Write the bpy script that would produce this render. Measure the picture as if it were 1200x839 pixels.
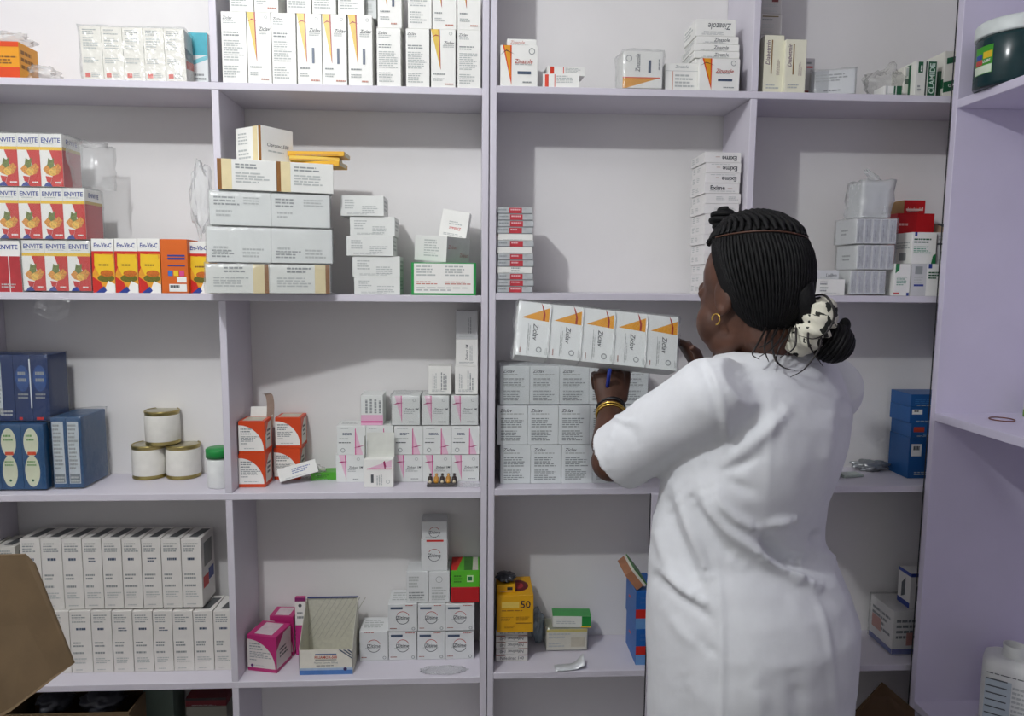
import bpy, bmesh, math, random
from mathutils import Vector, Matrix, noise
S = bpy.context.scene
C = S.collection
R = math.radians
for o in list(bpy.data.objects): bpy.data.objects.remove(o)

# ------------------------------------------------------------------ camera
FPX, CZ = 850.39, 1.5
def cam_axes(pitch, yaw, roll):
    p, y, r = R(pitch), R(yaw), R(roll)
    fw = Vector((math.sin(y)*math.cos(p), math.cos(y)*math.cos(p), math.sin(p)))
    rt = Vector((math.cos(y), -math.sin(y), 0)); up = rt.cross(fw)
    return fw, math.cos(r)*rt + math.sin(r)*up, -math.sin(r)*rt + math.cos(r)*up
FW, RT, UP = cam_axes(-6.1523, 3.1225, .4901)
cd = bpy.data.cameras.new('camera'); cam = bpy.data.objects.new('camera', cd); C.objects.link(cam)
cd.sensor_fit = 'HORIZONTAL'; cd.sensor_width = 36; cd.lens = FPX/1200*36; cd.clip_start = .02
m = Matrix.Identity(4)
for i, a in enumerate((RT, UP, -FW)):
    for j in range(3): m[j][i] = a[j]
m.translation = (0, 0, CZ); cam.matrix_world = m; S.camera = cam
CAM = Vector((0, 0, CZ))

# ------------------------------------------------------------------ light
S.view_settings.view_transform = 'Standard'; S.view_settings.look = 'None'
S.view_settings.gamma = 1; S.view_settings.use_curve_mapping = False
S.view_settings.exposure = 0.2
w = bpy.data.worlds.new('world'); S.world = w; w.use_nodes = True
w.node_tree.nodes['Background'].inputs[0].default_value = (.88, .93, 1.0, 1)
w.node_tree.nodes['Background'].inputs[1].default_value = .40
LAMP = Vector((-.74, .48, 2.64)); LAMP_W = 53

# ------------------------------------------------------------------ pixel helpers (1200 x 839 frame)
def U(px, py, Y):                       # a pixel's direction met with the depth plane Y
    v = FW + RT*((px-600)/FPX) - UP*((py-419.5)/FPX)
    return CAM + v*(Y/v.y)
def SX(px, Y, z):                       # the X that shows at px for a given depth and height
    A = Y*RT.y + (z-CZ)*RT.z; B = Y*FW.y + (z-CZ)*FW.z; k = px-600
    return (k*B - FPX*A)/(FPX*RT.x - k*FW.x)
def SZ(py, X, Y):
    A = X*UP.x + Y*UP.y; B = X*FW.x + Y*FW.y; k = 419.5-py
    return CZ + (k*B - FPX*A)/(FPX*UP.z - k*FW.z)
def UZ(px, py, z):                      # a pixel's direction met with a height
    v = FW + RT*((px-600)/FPX) - UP*((py-419.5)/FPX)
    return CAM + v*((z-CZ)/v.z)
def PX(P):
    v = Vector(P)-CAM; d = v.dot(FW)
    return 600+FPX*v.dot(RT)/d, 419.5-FPX*v.dot(UP)/d

# ------------------------------------------------------------------ materials
def lin(h):
    h = h.lstrip('#'); o = []
    for i in (0, 2, 4):
        c = int(h[i:i+2], 16)/255
        o.append(c/12.92 if c <= .04045 else ((c+.055)/1.055)**2.4)
    return tuple(o)+(1,)
MATS = {}
def mat(hexc, rough=.5, metal=0, var=.05, scale=40, bump=0, spec=.5, bscale=None):
    key = (hexc, rough, metal, var, scale, bump, spec)
    if key in MATS: return MATS[key]
    m = bpy.data.materials.new('paint_'+hexc); m.use_nodes = True; nt = m.node_tree; b = nt.nodes['Principled BSDF']
    b.inputs['Roughness'].default_value = rough; b.inputs['Metallic'].default_value = metal
    b.inputs['Specular IOR Level'].default_value = spec
    c = lin(hexc); b.inputs['Base Color'].default_value = c
    if var or bump:
        tc = nt.nodes.new('ShaderNodeTexCoord'); n = nt.nodes.new('ShaderNodeTexNoise')
        n.inputs['Scale'].default_value = scale; n.inputs['Detail'].default_value = 4
        nt.links.new(tc.outputs['Object'], n.inputs['Vector'])
        if var:
            r = nt.nodes.new('ShaderNodeValToRGB')
            r.color_ramp.elements[0].position = .3; r.color_ramp.elements[1].position = .7
            r.color_ramp.elements[0].color = tuple(x*(1-var) for x in c[:3])+(1,)
            r.color_ramp.elements[1].color = tuple(min(1, x*(1+var)) for x in c[:3])+(1,)
            nt.links.new(n.outputs['Fac'], r.inputs['Fac']); nt.links.new(r.outputs['Color'], b.inputs['Base Color'])
        if bump:
            bp = nt.nodes.new('ShaderNodeBump'); bp.inputs['Strength'].default_value = bump; bp.inputs['Distance'].default_value = .002
            if bscale:
                n2 = nt.nodes.new('ShaderNodeTexNoise'); n2.inputs['Scale'].default_value = bscale; n2.inputs['Detail'].default_value = 3
                nt.links.new(tc.outputs['Object'], n2.inputs['Vector']); n = n2
            nt.links.new(n.outputs['Fac'], bp.inputs['Height']); nt.links.new(bp.outputs['Normal'], b.inputs['Normal'])
    MATS[key] = m
    return m
def film_mat(haze=.05, tint='F4F6F6', gl=.5, key='film', bump=.6):
    k = (key, haze, tint, gl)
    if k in MATS: return MATS[k]
    m = bpy.data.materials.new('clear_'+key); m.use_nodes = True; nt = m.node_tree; nt.nodes.clear()
    N = nt.nodes.new; L = nt.links.new
    out = N('ShaderNodeOutputMaterial'); tr = N('ShaderNodeBsdfTransparent'); tr.inputs[0].default_value = (.97, .975, .975, 1)
    g = N('ShaderNodeBsdfGlossy'); g.inputs['Roughness'].default_value = .2
    d = N('ShaderNodeBsdfDiffuse'); d.inputs[0].default_value = lin(tint)
    fr = N('ShaderNodeLayerWeight'); fr.inputs[0].default_value = .3
    pw = N('ShaderNodeMath'); pw.operation = 'POWER'; pw.inputs[1].default_value = 3
    mu = N('ShaderNodeMath'); mu.operation = 'MULTIPLY_ADD'; mu.inputs[1].default_value = gl; mu.inputs[2].default_value = .06
    L(fr.outputs['Facing'], pw.inputs[0]); L(pw.outputs[0], mu.inputs[0])
    m1 = N('ShaderNodeMixShader'); m1.inputs[0].default_value = haze
    m2 = N('ShaderNodeMixShader')
    L(tr.outputs[0], m1.inputs[1]); L(d.outputs[0], m1.inputs[2])
    L(mu.outputs[0], m2.inputs[0]); L(m1.outputs[0], m2.inputs[1]); L(g.outputs[0], m2.inputs[2])
    tc = N('ShaderNodeTexCoord'); n = N('ShaderNodeTexNoise'); n.inputs['Scale'].default_value = 45; n.inputs['Detail'].default_value = 3
    n.inputs['Distortion'].default_value = 1.2
    b = N('ShaderNodeBump'); b.inputs['Strength'].default_value = bump; b.inputs['Distance'].default_value = .006
    L(tc.outputs['Object'], n.inputs['Vector']); L(n.outputs['Fac'], b.inputs['Height'])
    L(b.outputs['Normal'], g.inputs['Normal']); L(b.outputs['Normal'], fr.inputs['Normal'])
    L(m2.outputs[0], out.inputs[0]); MATS[k] = m
    return m
LAV = mat('D4D0DA', .45, var=.03, scale=6, bump=.12, bscale=90)      # lavender painted board
LAVS = mat('D8D2E6', .5, var=.03, scale=6, bump=.12, bscale=90)
WALLW = mat('E9E7E6', .8, var=.05, scale=2.2, bump=.15, bscale=60)
WHITE = 'EDEDE8'
INK = mat('959A9A', .6, var=0); INKD = mat('53585C', .6, var=0); INKL = mat('B9BDBB', .6, var=0); INKX = mat('363B42', .6, var=0)

# ------------------------------------------------------------------ object helpers
def link(name, me, ms, parent=None, loc=None, rot=None):
    o = bpy.data.objects.new(name, me); C.objects.link(o)
    if me is not None and not me.materials:
        for x in (ms if isinstance(ms, (list, tuple)) else [ms]): me.materials.append(x)
    if parent: o.parent = parent
    if loc is not None: o.location = loc
    if rot is not None: o.rotation_euler = rot
    return o
def bm_obj(name, bm, ms, parent=None, smooth=False, loc=None, rot=None):
    me = bpy.data.meshes.new(name); bmesh.ops.recalc_face_normals(bm, faces=bm.faces) if smooth is not None else None
    bm.to_mesh(me); bm.free()
    if smooth: me.polygons.foreach_set('use_smooth', [True]*len(me.polygons))
    return link(name, me, ms, parent, loc, rot)
def tag(o, label, cat, group=None, kind=None):
    if label: o['label'] = label
    if cat: o['category'] = cat
    if group: o['group'] = group
    if kind: o['kind'] = kind
    return o
def empty(name, loc=(0, 0, 0), rot=(0, 0, 0)):
    o = bpy.data.objects.new(name, None); C.objects.link(o); o.location = loc; o.rotation_euler = rot
    o.empty_display_size = .05
    return o
def add_box(bm, x0, x1, y0, y1, z0, z1, mi=0):
    v = [bm.verts.new(p) for p in ((x0,y0,z0),(x1,y0,z0),(x1,y1,z0),(x0,y1,z0),(x0,y0,z1),(x1,y0,z1),(x1,y1,z1),(x0,y1,z1))]
    fs = [bm.faces.new([v[i] for i in q]) for q in ((3,2,1,0),(4,5,6,7),(0,1,5,4),(1,2,6,5),(2,3,7,6),(3,0,4,7))]
    for f in fs: f.material_index = mi
    return fs
def slab(name, x0, x1, y0, y1, z0, z1, m, parent=None, bev=.0012):
    bm = bmesh.new(); add_box(bm, x0, x1, y0, y1, z0, z1)
    if bev: bmesh.ops.bevel(bm, geom=bm.edges[:], offset=bev, segments=1, affect='EDGES')
    return bm_obj(name, bm, m, parent)
def lathe(bm, prof, n=32, mi=0, axis=Matrix.Identity(4)):
    rings = []
    for r, z in prof:
        if r < 1e-6: rings.append([bm.verts.new(axis @ Vector((0, 0, z)))])
        else: rings.append([bm.verts.new(axis @ Vector((r*math.cos(2*math.pi*i/n), r*math.sin(2*math.pi*i/n), z))) for i in range(n)])
    for a, b in zip(rings, rings[1:]):
        for i in range(n):
            j = (i+1) % n
            q = [a[i % len(a)], a[j % len(a)], b[j % len(b)], b[i % len(b)]]
            q = [x for k, x in enumerate(q) if x not in q[:k]]
            if len(q) > 2:
                f = bm.faces.new(q); f.material_index = mi; f.smooth = True
def tube(bm, pts, rad, n=12, side=None, cap=True, mi=0, ret=False):
    pts = [Vector(p) for p in pts]; rings = []; prev = None
    for i, p in enumerate(pts):
        t = (pts[min(i+1, len(pts)-1)]-pts[max(i-1, 0)]).normalized()
        if side is not None: a = (Vector(side)-t*Vector(side).dot(t)).normalized()
        elif prev is None:
            a = t.cross(Vector((0, 0, 1)));  a = t.cross(Vector((1, 0, 0))) if a.length < .1 else a; a.normalize()
        else: a = (prev-t*prev.dot(t)).normalized()
        prev = a; b = t.cross(a); r = rad[i] if isinstance(rad, (list, tuple)) else rad
        ra, rb = r if isinstance(r, (list, tuple)) else (r, r)
        rings.append([bm.verts.new(p+a*(ra*math.cos(2*math.pi*k/n))+b*(rb*math.sin(2*math.pi*k/n))) for k in range(n)])
    for A, B in zip(rings, rings[1:]):
        for k in range(n):
            f = bm.faces.new((A[k], A[(k+1) % n], B[(k+1) % n], B[k])); f.smooth = True; f.material_index = mi
    if cap:
        for ring in (list(reversed(rings[0])), rings[-1]):
            f = bm.faces.new(ring); f.material_index = mi
    return rings
def ellipsoid(bm, c, r, rot=None, seg=16, mi=0):
    M = Matrix.Translation(c) @ (rot.to_4x4() if rot else Matrix.Identity(4)) @ Matrix.Diagonal((r[0], r[1], r[2], 1))
    g = bmesh.ops.create_uvsphere(bm, u_segments=seg, v_segments=seg//2+2, radius=1, matrix=M)
    for v in g['verts']:
        for f in v.link_faces: f.smooth = True; f.material_index = mi
def smooth_path(pts, k=6):
    P = [Vector(p) for p in pts]; out = []
    for i in range(len(P)-1):
        a, b, c, d = P[max(i-1, 0)], P[i], P[i+1], P[min(i+2, len(P)-1)]
        for s in range(k):
            t = s/k; out.append(.5*((2*b)+(c-a)*t+(2*a-5*b+4*c-d)*t*t+(3*b-a-3*c+d)*t**3))
    return out+[P[-1]]

# ------------------------------------------------------------------ flat print on box faces
TXT = {}
def glyphs(s):
    if s not in TXT:
        cu = bpy.data.curves.new('lettering', 'FONT'); cu.body = s; cu.resolution_u = 2; cu.size = 1; cu.offset = .022 if (s.isupper() or s in ('Exime', 'Em-Vit-C')) else .008
        o = bpy.data.objects.new('lettering', cu); C.objects.link(o); bpy.context.view_layer.update()
        me = bpy.data.meshes.new_from_object(o.evaluated_get(bpy.context.evaluated_depsgraph_get()))
        V = [(v.co.x, v.co.y) for v in me.vertices]; F = [tuple(p.vertices) for p in me.polygons]
        bpy.data.objects.remove(o); bpy.data.meshes.remove(me)
        x0 = min(v[0] for v in V); x1 = max(v[0] for v in V); y0 = min(v[1] for v in V); y1 = max(v[1] for v in V)
        TXT[s] = ([((x-x0)/(y1-y0), (y-y0)/(y1-y0)) for x, y in V], F, (x1-x0)/(y1-y0))
    return TXT[s]
class Print:
    def __init__(s): s.V = []; s.F = []; s.MI = []; s.ms = []
    def mi(s, m):
        if m not in s.ms: s.ms.append(m)
        return s.ms.index(m)
    def face(s, O, Uv, Vv, N, els, seed=0, lift=.0003, k=0):
        W, H = Uv.length, Vv.length; u = Uv/W; v = Vv/H; rnd = random.Random(seed)
        def put(poly, faces, m):
            nonlocal k
            b = len(s.V); off = N*(lift+k*.00012)
            s.V += [tuple(O+u*x+v*y+off) for x, y in poly]
            for f in faces: s.F.append(tuple(b+i for i in f)); s.MI.append(s.mi(m))
        for e in els:
            t = e[0]
            if t == 'r':
                _, a, b, c, d, m = e; put([(a*W, b*H), (c*W, b*H), (c*W, d*H), (a*W, d*H)], [(0, 1, 2, 3)], m)
            elif t == 'p':
                put([(a*W, b*H) for a, b in e[1]], [tuple(range(len(e[1])))], e[2])
            elif t == 'c':      # disc: u, v, radius (fraction of the smaller side)
                _, a, b, r, m = e; r *= min(W, H)
                put([(a*W+r*math.cos(i*.3927), b*H+r*math.sin(i*.3927)) for i in range(16)], [tuple(range(16))], m)
            elif t == 'e':      # ellipse u,v,ru,rv
                _, a, b, ru, rv, m = e
                put([(a*W+ru*W*math.cos(i*.31416), b*H+rv*H*math.sin(i*.31416)) for i in range(20)], [tuple(range(20))], m)
            elif t == 'o':      # ring arc: u,v,r,thickness,a0,a1
                _, a, b, r, th, a0, a1, m = e; r *= min(W, H); th *= min(W, H); n = 14
                P = []
                for i in range(n+1):
                    an = R(a0+(a1-a0)*i/n)
                    P += [(a*W+r*math.cos(an), b*H+r*math.sin(an)), (a*W+(r-th)*math.cos(an), b*H+(r-th)*math.sin(an))]
                put(P, [(2*i, 2*i+1, 2*i+3, 2*i+2) for i in range(n)], m)
            elif t == 't':      # text, centre u,v, height (fraction of the face side it stands along), max width fraction, material, rot, slant
                _, st, a, b, h, wm, m, rot, sh = e
                G, F, asp = glyphs(st); lw, lh = (W, H) if rot in (0, 180) else (H, W)
                hh = h*lh; sc = min(1, wm*lw/((asp+abs(sh))*hh)); ww = asp*hh*sc; P = []
                cx, cy = math.cos(R(rot)), math.sin(R(rot))
                for x, y in G:
                    px = (x*hh+sh*y*hh)*sc-ww/2; py = y*hh*(.5+.5*sc)-hh/2
                    P.append((a*W+px*cx-py*cy, b*H+px*cy+py*cx))
                put(P, F, m)
            elif t == 'l':      # n lines of fine print inside a rectangle
                _, a, b, c, d, n, m = e[:7]; vert = len(e) > 7 and e[7]
                for i in range(n):
                    if vert: q0, q1, l0, l1 = b, d, a, c
                    else: q0, q1, l0, l1 = a, c, b, d
                    y1 = l1-(l1-l0)*i/n; y0 = y1-(l1-l0)/n*.5; x = q0; end = q0+(q1-q0)*rnd.uniform(.6, 1)
                    while x < end:
                        wd = (q1-q0)*rnd.uniform(.08, .24); xe = min(x+wd, end)
                        r4 = [(x, y0), (xe, y0), (xe, y1), (x, y1)]
                        if vert: r4 = [(p[1], p[0]) for p in r4]
                        put([(p[0]*W, p[1]*H) for p in r4], [(0, 1, 2, 3)], m); x = xe+(q1-q0)*.03
            k += 1
    def build(s, name, parent):
        if not s.F: return None
        me = bpy.data.meshes.new(name); me.from_pydata(s.V, [], s.F)
        for m in s.ms: me.materials.append(m)
        me.polygons.foreach_set('material_index', s.MI)
        o = bpy.data.objects.new(name, me); C.objects.link(o); o.parent = parent
        return o
X3, Y3, Z3 = Vector((1, 0, 0)), Vector((0, 1, 0)), Vector((0, 0, 1))
def face_frame(f, w, d, h):
    if f == 'front': return Vector((-w/2, -d/2, 0)), X3*w, Z3*h, -Y3
    if f == 'right': return Vector((w/2, -d/2, 0)), Y3*d, Z3*h, X3
    if f == 'left': return Vector((-w/2, d/2, 0)), -Y3*d, Z3*h, -X3
    return Vector((-w/2, -d/2, h)), X3*w, Y3*d, Z3
SEED = [0]
BOXM = {}
def box_body(name, w, d, h, m, parent=None):
    key = (round(w, 4), round(d, 4), round(h, 4), m.name)
    if key not in BOXM:
        bm = bmesh.new(); add_box(bm, -w/2, w/2, -d/2, d/2, 0, h)
        bmesh.ops.bevel(bm, geom=bm.edges[:], offset=.0007, segments=1, affect='EDGES')
        me = bpy.data.meshes.new('carton'); bm.to_mesh(me); bm.free(); me.materials.append(m); BOXM[key] = me
    o = bpy.data.objects.new(name, BOXM[key]); C.objects.link(o)
    if parent: o.parent = parent
    return o
def mark_area(e):
    if e[0] == 'r': return abs((e[3]-e[1])*(e[4]-e[2]))
    if e[0] == 'e': return 3.14*e[3]*e[4]
    if e[0] == 'p':
        P = e[1]; return abs(sum(a[0]*b[1]-b[0]*a[1] for a, b in zip(P, P[1:]+P[:1])))/2
    return 0
def make_carton(name, w, d, h, col, design, parent=None, rough=.42):
    m = col if not isinstance(col, str) else mat(col, rough, var=.025, scale=25)
    o = box_body(name, w, d, h, m, parent)
    if design:
        SEED[0] += 1
        if sum(len(v) for v in design.values()) < 4 and 'front' in design: design = dict(design, front=list(design['front'])+[('l', .15, .06, .85, .16, 2, INKL)])
        for f, els in design.items():
            big = [i_ for i_, e_ in enumerate(els) if mark_area(e_) > .1]
            solo = set(big) if len(big) > 1 or (big and len(els) < 4) else set()
            if len(els) < 4: solo = set(range(len(els)))
            rest = Print()
            for i_, e_ in enumerate(els):
                p = Print() if i_ in solo else rest
                p.face(*face_frame(f, w, d, h), [e_], SEED[0]+i_, k=i_)
                if i_ in solo: p.build('colour_band' if mark_area(e_) > .1 else 'printed_mark', o)
            rest.build('printed_panel', o)
    return o
D, DEP = 1.9, .2069
WB = D+DEP
TH = .0181
ZL = [2.487, 1.9636, 1.4401, .9157, .3905]; ZR = [2.494, 1.9708, 1.4475, .9228, .4007]
TL = [z+TH+.0004 for z in ZL]; TR = [z+TH+.0004 for z in ZR]
def place(x0, x1, ytop, base, o=.008, dep=.1, h=None):
    Y = D+o; X0 = SX(x0, Y, base); X1 = SX(x1, Y, base)
    if h is None: h = SZ(ytop, (X0+X1)/2, Y)-base
    return (X0+X1)/2, Y+dep/2, X1-X0-.0008, h-.0004
def box(name, label, cat, x0, x1, ytop, base, design, col=WHITE, o=.008, dep=.1, group=None, h=None, rz=0, rough=.42):
    X, Y, W, H = place(x0, x1, ytop, base, o, dep, h)
    b = make_carton(name, W, dep, H, col, design, rough=rough); b.location = (X, Y, base); b.rotation_euler.z = R(rz)
    tag(b, label, cat, group)
    return b, base+H+.0004
def film_box(parent, w, d, h, name='plastic_film', off=.0025, haze=.05, amp=.0022, seed=1, loc=(0, 0, 0), step=.014, gl=.5, tuft=0):
    bm = bmesh.new(); nx, ny, nz = [max(3, int(q/step)) for q in (w, d, h)]
    cache = {}
    def vert(x, y, z):
        k = (round(x, 5), round(y, 5), round(z, 5))
        if k not in cache:
            p = Vector((x, y, z)); n = Vector((noise.noise(p*38+Vector((seed, 0, 0))), noise.noise(p*38+Vector((0, seed, 7))), noise.noise(p*38+Vector((9, 3, seed)))))
            dirv = Vector((x/(w/2), y/(d/2), (z-h/2)/(h/2)))
            q = p+n*amp+Vector(dirv)*abs(n.x)*amp*1.2
            q.z = max(q.z, .0006); cache[k] = bm.verts.new(q)
        return cache[k]
    W2, D2 = w/2+off, d/2+off
    def grid(f, a, b):
        for i in range(a):
            for j in range(b):
                q = [vert(*f(i/a, j/b)), vert(*f((i+1)/a, j/b)), vert(*f((i+1)/a, (j+1)/b)), vert(*f(i/a, (j+1)/b))]
                try: bm.faces.new(q).smooth = True
                except ValueError: pass
    Hh = h+off
    grid(lambda s, t: (-W2+2*W2*s, -D2, Hh*t), nx, nz); grid(lambda s, t: (-W2+2*W2*s, D2, Hh*t), nx, nz)
    grid(lambda s, t: (-W2, -D2+2*D2*s, Hh*t), ny, nz); grid(lambda s, t: (W2, -D2+2*D2*s, Hh*t), ny, nz)
    grid(lambda s, t: (-W2+2*W2*s, -D2+2*D2*t, Hh), nx, ny)
    o = bm_obj(name, bm, film_mat(haze, gl=gl), parent); o.location = loc
    return o
def crumple(name, c, r, seed, m, parent=None, amp=.55, sub=4, freq=2.2, flat=None):
    bm = bmesh.new(); bmesh.ops.create_icosphere(bm, subdivisions=sub, radius=1)
    for v in bm.verts:
        p = v.co.copy(); n = noise.noise(p*freq+Vector((seed, seed*2, 0)))+.5*noise.noise(p*freq*2.3+Vector((0, seed, 4)))+.3*abs(noise.noise(p*freq*5))
        p *= 1+amp*n
        q = Vector((p.x*r[0], p.y*r[1], p.z*r[2]))
        if flat is not None: q.z = max(q.z, flat)
        v.co = q
    return bm_obj(name, bm, m, parent, smooth=True, loc=c)
ORD = ['first', 'second', 'third', 'fourth', 'fifth', 'sixth', 'seventh', 'eighth', 'ninth', 'tenth', 'eleventh', 'twelfth', 'thirteenth', 'fourteenth', 'fifteenth']

# ------------------------------------------------------------------ room
def struct(o): o['kind'] = 'structure'; return o
FL = mat('8E8A86', .4, var=.12, scale=3, bump=.1)
struct(slab('floor', -2.4, 1.78, -2.6, WB+.12, -.1, 0, FL, bev=0))
struct(slab('ceiling', -2.4, 1.78, -2.6, WB+.12, 2.95, 3.05, WALLW, bev=0))
struct(slab('wall_back', -2.4, 1.78, WB, WB+.12, 0, 2.95, WALLW, bev=0))
struct(slab('wall_left', -2.4, -2.28, -2.6, WB, 0, 2.95, WALLW, bev=0))
struct(slab('wall_front_added', -.35, 1.78, -2.72, -2.6, 0, 2.95, WALLW, bev=0))  # unseen wall, added so world light enters only from the left rear
struct(slab('wall_right', 1.66, 1.78, -2.6, WB, 0, 2.95, WALLW, bev=0))

# ------------------------------------------------------------------ shelving
XL, XC0, XM, XC1 = -1.3088, .0226, .0411, .0597
lu = empty('shelving_unit', (-.64, D+DEP/2, 0))
tag(lu, 'lavender wooden shelving unit of two bays left of the double upright', 'shelf')
def part(name, x0, x1, y0, y1, z0, z1, m, par):
    o = slab(name, x0, x1, y0, y1, z0, z1, m, par); o.location = -Vector(par.location); return o
YB = WB-.001
part('upright', XL-.018, XL, D, YB, 0, 2.52, LAV, lu); part('upright', XC0, XM-.0012, D, YB, 0, 2.52, LAV, lu)
XD = -.6324
for z in ZL: part('shelf', XL, XC0, D, YB, z, z+TH, LAV, lu)
part('shelf', XL, XC0, D, YB, .05, .05+TH, LAV, lu)
zz = [.05]+ZL[::-1]
for a, b in zip(zz, zz[1:]): part('divider', XD-.018, XD, D+.001, YB, a+TH, b, LAV, lu)
XR = 1.385
ru = empty('shelving_unit', (.7, D+DEP/2, 0))
tag(ru, 'lavender wooden shelving unit behind the woman, right of the double upright', 'shelf')
part('upright', XM+.0012, XC1, D, YB, 0, 2.52, LAV, ru); part('upright', XR, XR+.018, D, YB, 0, 2.52, LAV, ru)
for z in ZR: part('shelf', XC1, XR, D, YB, z, z+TH, LAV, ru)
part('shelf', XC1, XR, D, YB, .055, .055+TH, LAV, ru)
XDR = .7162; XDL = .4835
for a, b in ((ZR[1], ZR[0]), (ZR[2], ZR[1])): part('divider', XDR, XDR+.018, D+.001, YB, a+TH, b, LAV, ru)
for a, b in ((ZR[3], ZR[2]), (ZR[4], ZR[3]), (.055, ZR[4])): part('divider', XDR, XDR+.018, D+.001, YB, a+TH, b, LAV, ru)
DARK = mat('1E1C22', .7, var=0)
part('edge_shade_strip', XDL-.003, XDL, D-.012, D-.008, .0, ZR[3]+.006, DARK, ru)  # shading of the stile's left edge, put in as a dark strip
part('stile', XDL, XDL+.05, D-.02, D-.002, .0, ZR[3]+.006, LAV, ru)
# side unit running towards the viewer along the right wall
XP, YP = 1.2417, 1.86
su = empty('shelving_unit', (1.44, 1.0, 0))
tag(su, 'lavender side shelving unit along the right wall with jar and bottle', 'shelf')
part('end_panel', XP, 1.655, YP, YP+.021, 0, 2.52, LAVS, su); part('end_panel', XP, 1.655, .2, .221, 0, 2.52, LAVS, su)
part('back_panel', 1.643, 1.655, .221, YP, 0, 2.52, LAVS, su)
ZP = [1.948, 1.152-.02, .330-.02]
for z in ZP+[2.49]: part('shelf', XP, 1.643, .221, YP, z, z+.022, LAVS, su)
part('edge_shade_strip', XP-.0025, XP, YP+.022, YP+.026, 0, 2.52, DARK, su)  # dark gap beside the end panel, its shade drawn as a thin strip

# ------------------------------------------------------------------ ceiling lamp
lt = empty('pendant_lamp', (LAMP.x, LAMP.y, 2.95)); tag(lt, 'white pendant bulb hanging from the ceiling in front of the shelves', 'lamp')
bm = bmesh.new(); lathe(bm, [(0, 0), (.045, 0), (.045, -.015), (.02, -.03), (0, -.03)]); bm_obj('ceiling_rose', bm, mat('E8E6E0', .4), lt, None)
bm = bmesh.new(); tube(bm, [(0, 0, -.02), (0, 0, -.18)], .004); bm_obj('cord', bm, mat('D8D8D4', .5), lt, None)
bm = bmesh.new(); lathe(bm, [(0, -.17), (.018, -.17), (.02, -.225), (0, -.225)]); bm_obj('socket', bm, mat('DDDDD8', .4), lt, None)
pl = bpy.data.lights.new('bulb', 'POINT'); pl.energy = LAMP_W; pl.shadow_soft_size = .035; pl.color = (.965, .985, 1.0)
po = bpy.data.objects.new('bulb', pl); C.objects.link(po); po.parent = lt; po.location = LAMP-Vector((LAMP.x, LAMP.y, 2.95))

# ------------------------------------------------------------------ carton designs
GOLD, AMB, RED, ORG, PINK = mat('E3C04E', .4, var=.08), mat('E09A18', .4, var=.05), mat('A5271F', .4, var=0), mat('D8491C', .4, var=.04), mat('D9609C', .4, var=.05)
NAVY, SLATE, BRN, CREAM, GRN = mat('2A3F8F', .4, var=0), mat('43536B', .4, var=0), mat('8A5A22', .5, var=.05), mat('E2D3A6', .5, var=.04), mat('1F7A44', .4, var=.04)
YEL, WHT, CRIM, ORED = mat('F0C526', .4, var=.05), mat('F2F1EC', .4, var=0), mat('CE2A22', .4, var=.05), mat('D63A1E', .4, var=.05)
DGRN, TAN, ORANGE2 = mat('1D5A3A', .45, var=.05), mat('B08A5A', .7, var=.05), mat('E08A2A', .4, var=.1)
def d_tallback():
    return {'front': [('t', 'Ziclav', .24, .915, .05, .4, INKD, 0, .25), ('l', .08, .82, .6, .88, 2, INKL), ('l', .08, .64, .8, .72, 2, INK), ('l', .08, .3, .88, .6, 9, INKL), ('l', .08, .06, .8, .24, 5, INKL)]}
def d_tallfront(bar=True):
    e = [('p', [(.0, 1), (.36, 1), (.38, .32)], GOLD), ('p', [(.3, 1), (.36, 1), (.40, .3), (.37, .34)], RED), ('p', [(.02, .86), (.2, .89), (.42, .87), (.2, .91)], RED),
         ('t', 'Ziclav', .72, .77, .055, .5, INKD, 0, .25), ('l', .48, .68, .95, .73, 2, INKL), ('o', .8, .93, .07, .02, 0, 360, INKL), ('l', .1, .2, .6, .24, 1, INK), ('l', .1, .1, .55, .16, 2, INKL), ('l', .55, .03, .95, .07, 1, mat('C58A7A', .5, var=0))]
    if bar: e.append(('r', .6, .3, .7, .52, SLATE))
    return {'front': e}
def d_zinazole():
    return {'front': [('p', [(.06, 1), (.3, 1), (.3, .04)], AMB), ('p', [(.06, 1), (.1, 1), (.3, .1), (.3, .02)], ORG), ('p', [(.26, 1), (.3, 1), (.3, .02), (.28, .1)], ORG), ('p', [(.0, .76), (.16, .86), (.38, .78), (.16, .89)], mat('5A2A18', .5, var=0)),
                      ('t', 'Zinazole', .62, .62, .12, .5, mat('B4453A', .5, var=0), 0, .2), ('l', .4, .5, .95, .55, 1, INKL), ('r', .46, .3, .82, .37, SLATE), ('o', .84, .86, .085, .02, 0, 360, INK), ('l', .6, .06, .92, .12, 1, INK)]}
def d_flat(word='Zinazole', rot=0, c=INKD):
    return {'front': [('t', word, .6, .55, .45, .6, c, rot, .2), ('l', .2, .12, .85, .28, 1, INKL)], 'left': [('l', .1, .2, .9, .8, 3, INKL)]}
def d_text(n=6, word=None, seed=0, qr=False, m=INKL):
    e = [('l', .1, .12, .85, .72 if word else .88, n, m)]
    if word: e.append(('t', word, .32, .85, .11, .5, INKD, 0, .25))
    if qr: e.append(('l', .6, .7, .9, .9, 2, INK))
    return {'front': e, 'right': [('l', .15, .2, .8, .8, 4, INKL)]}
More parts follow.
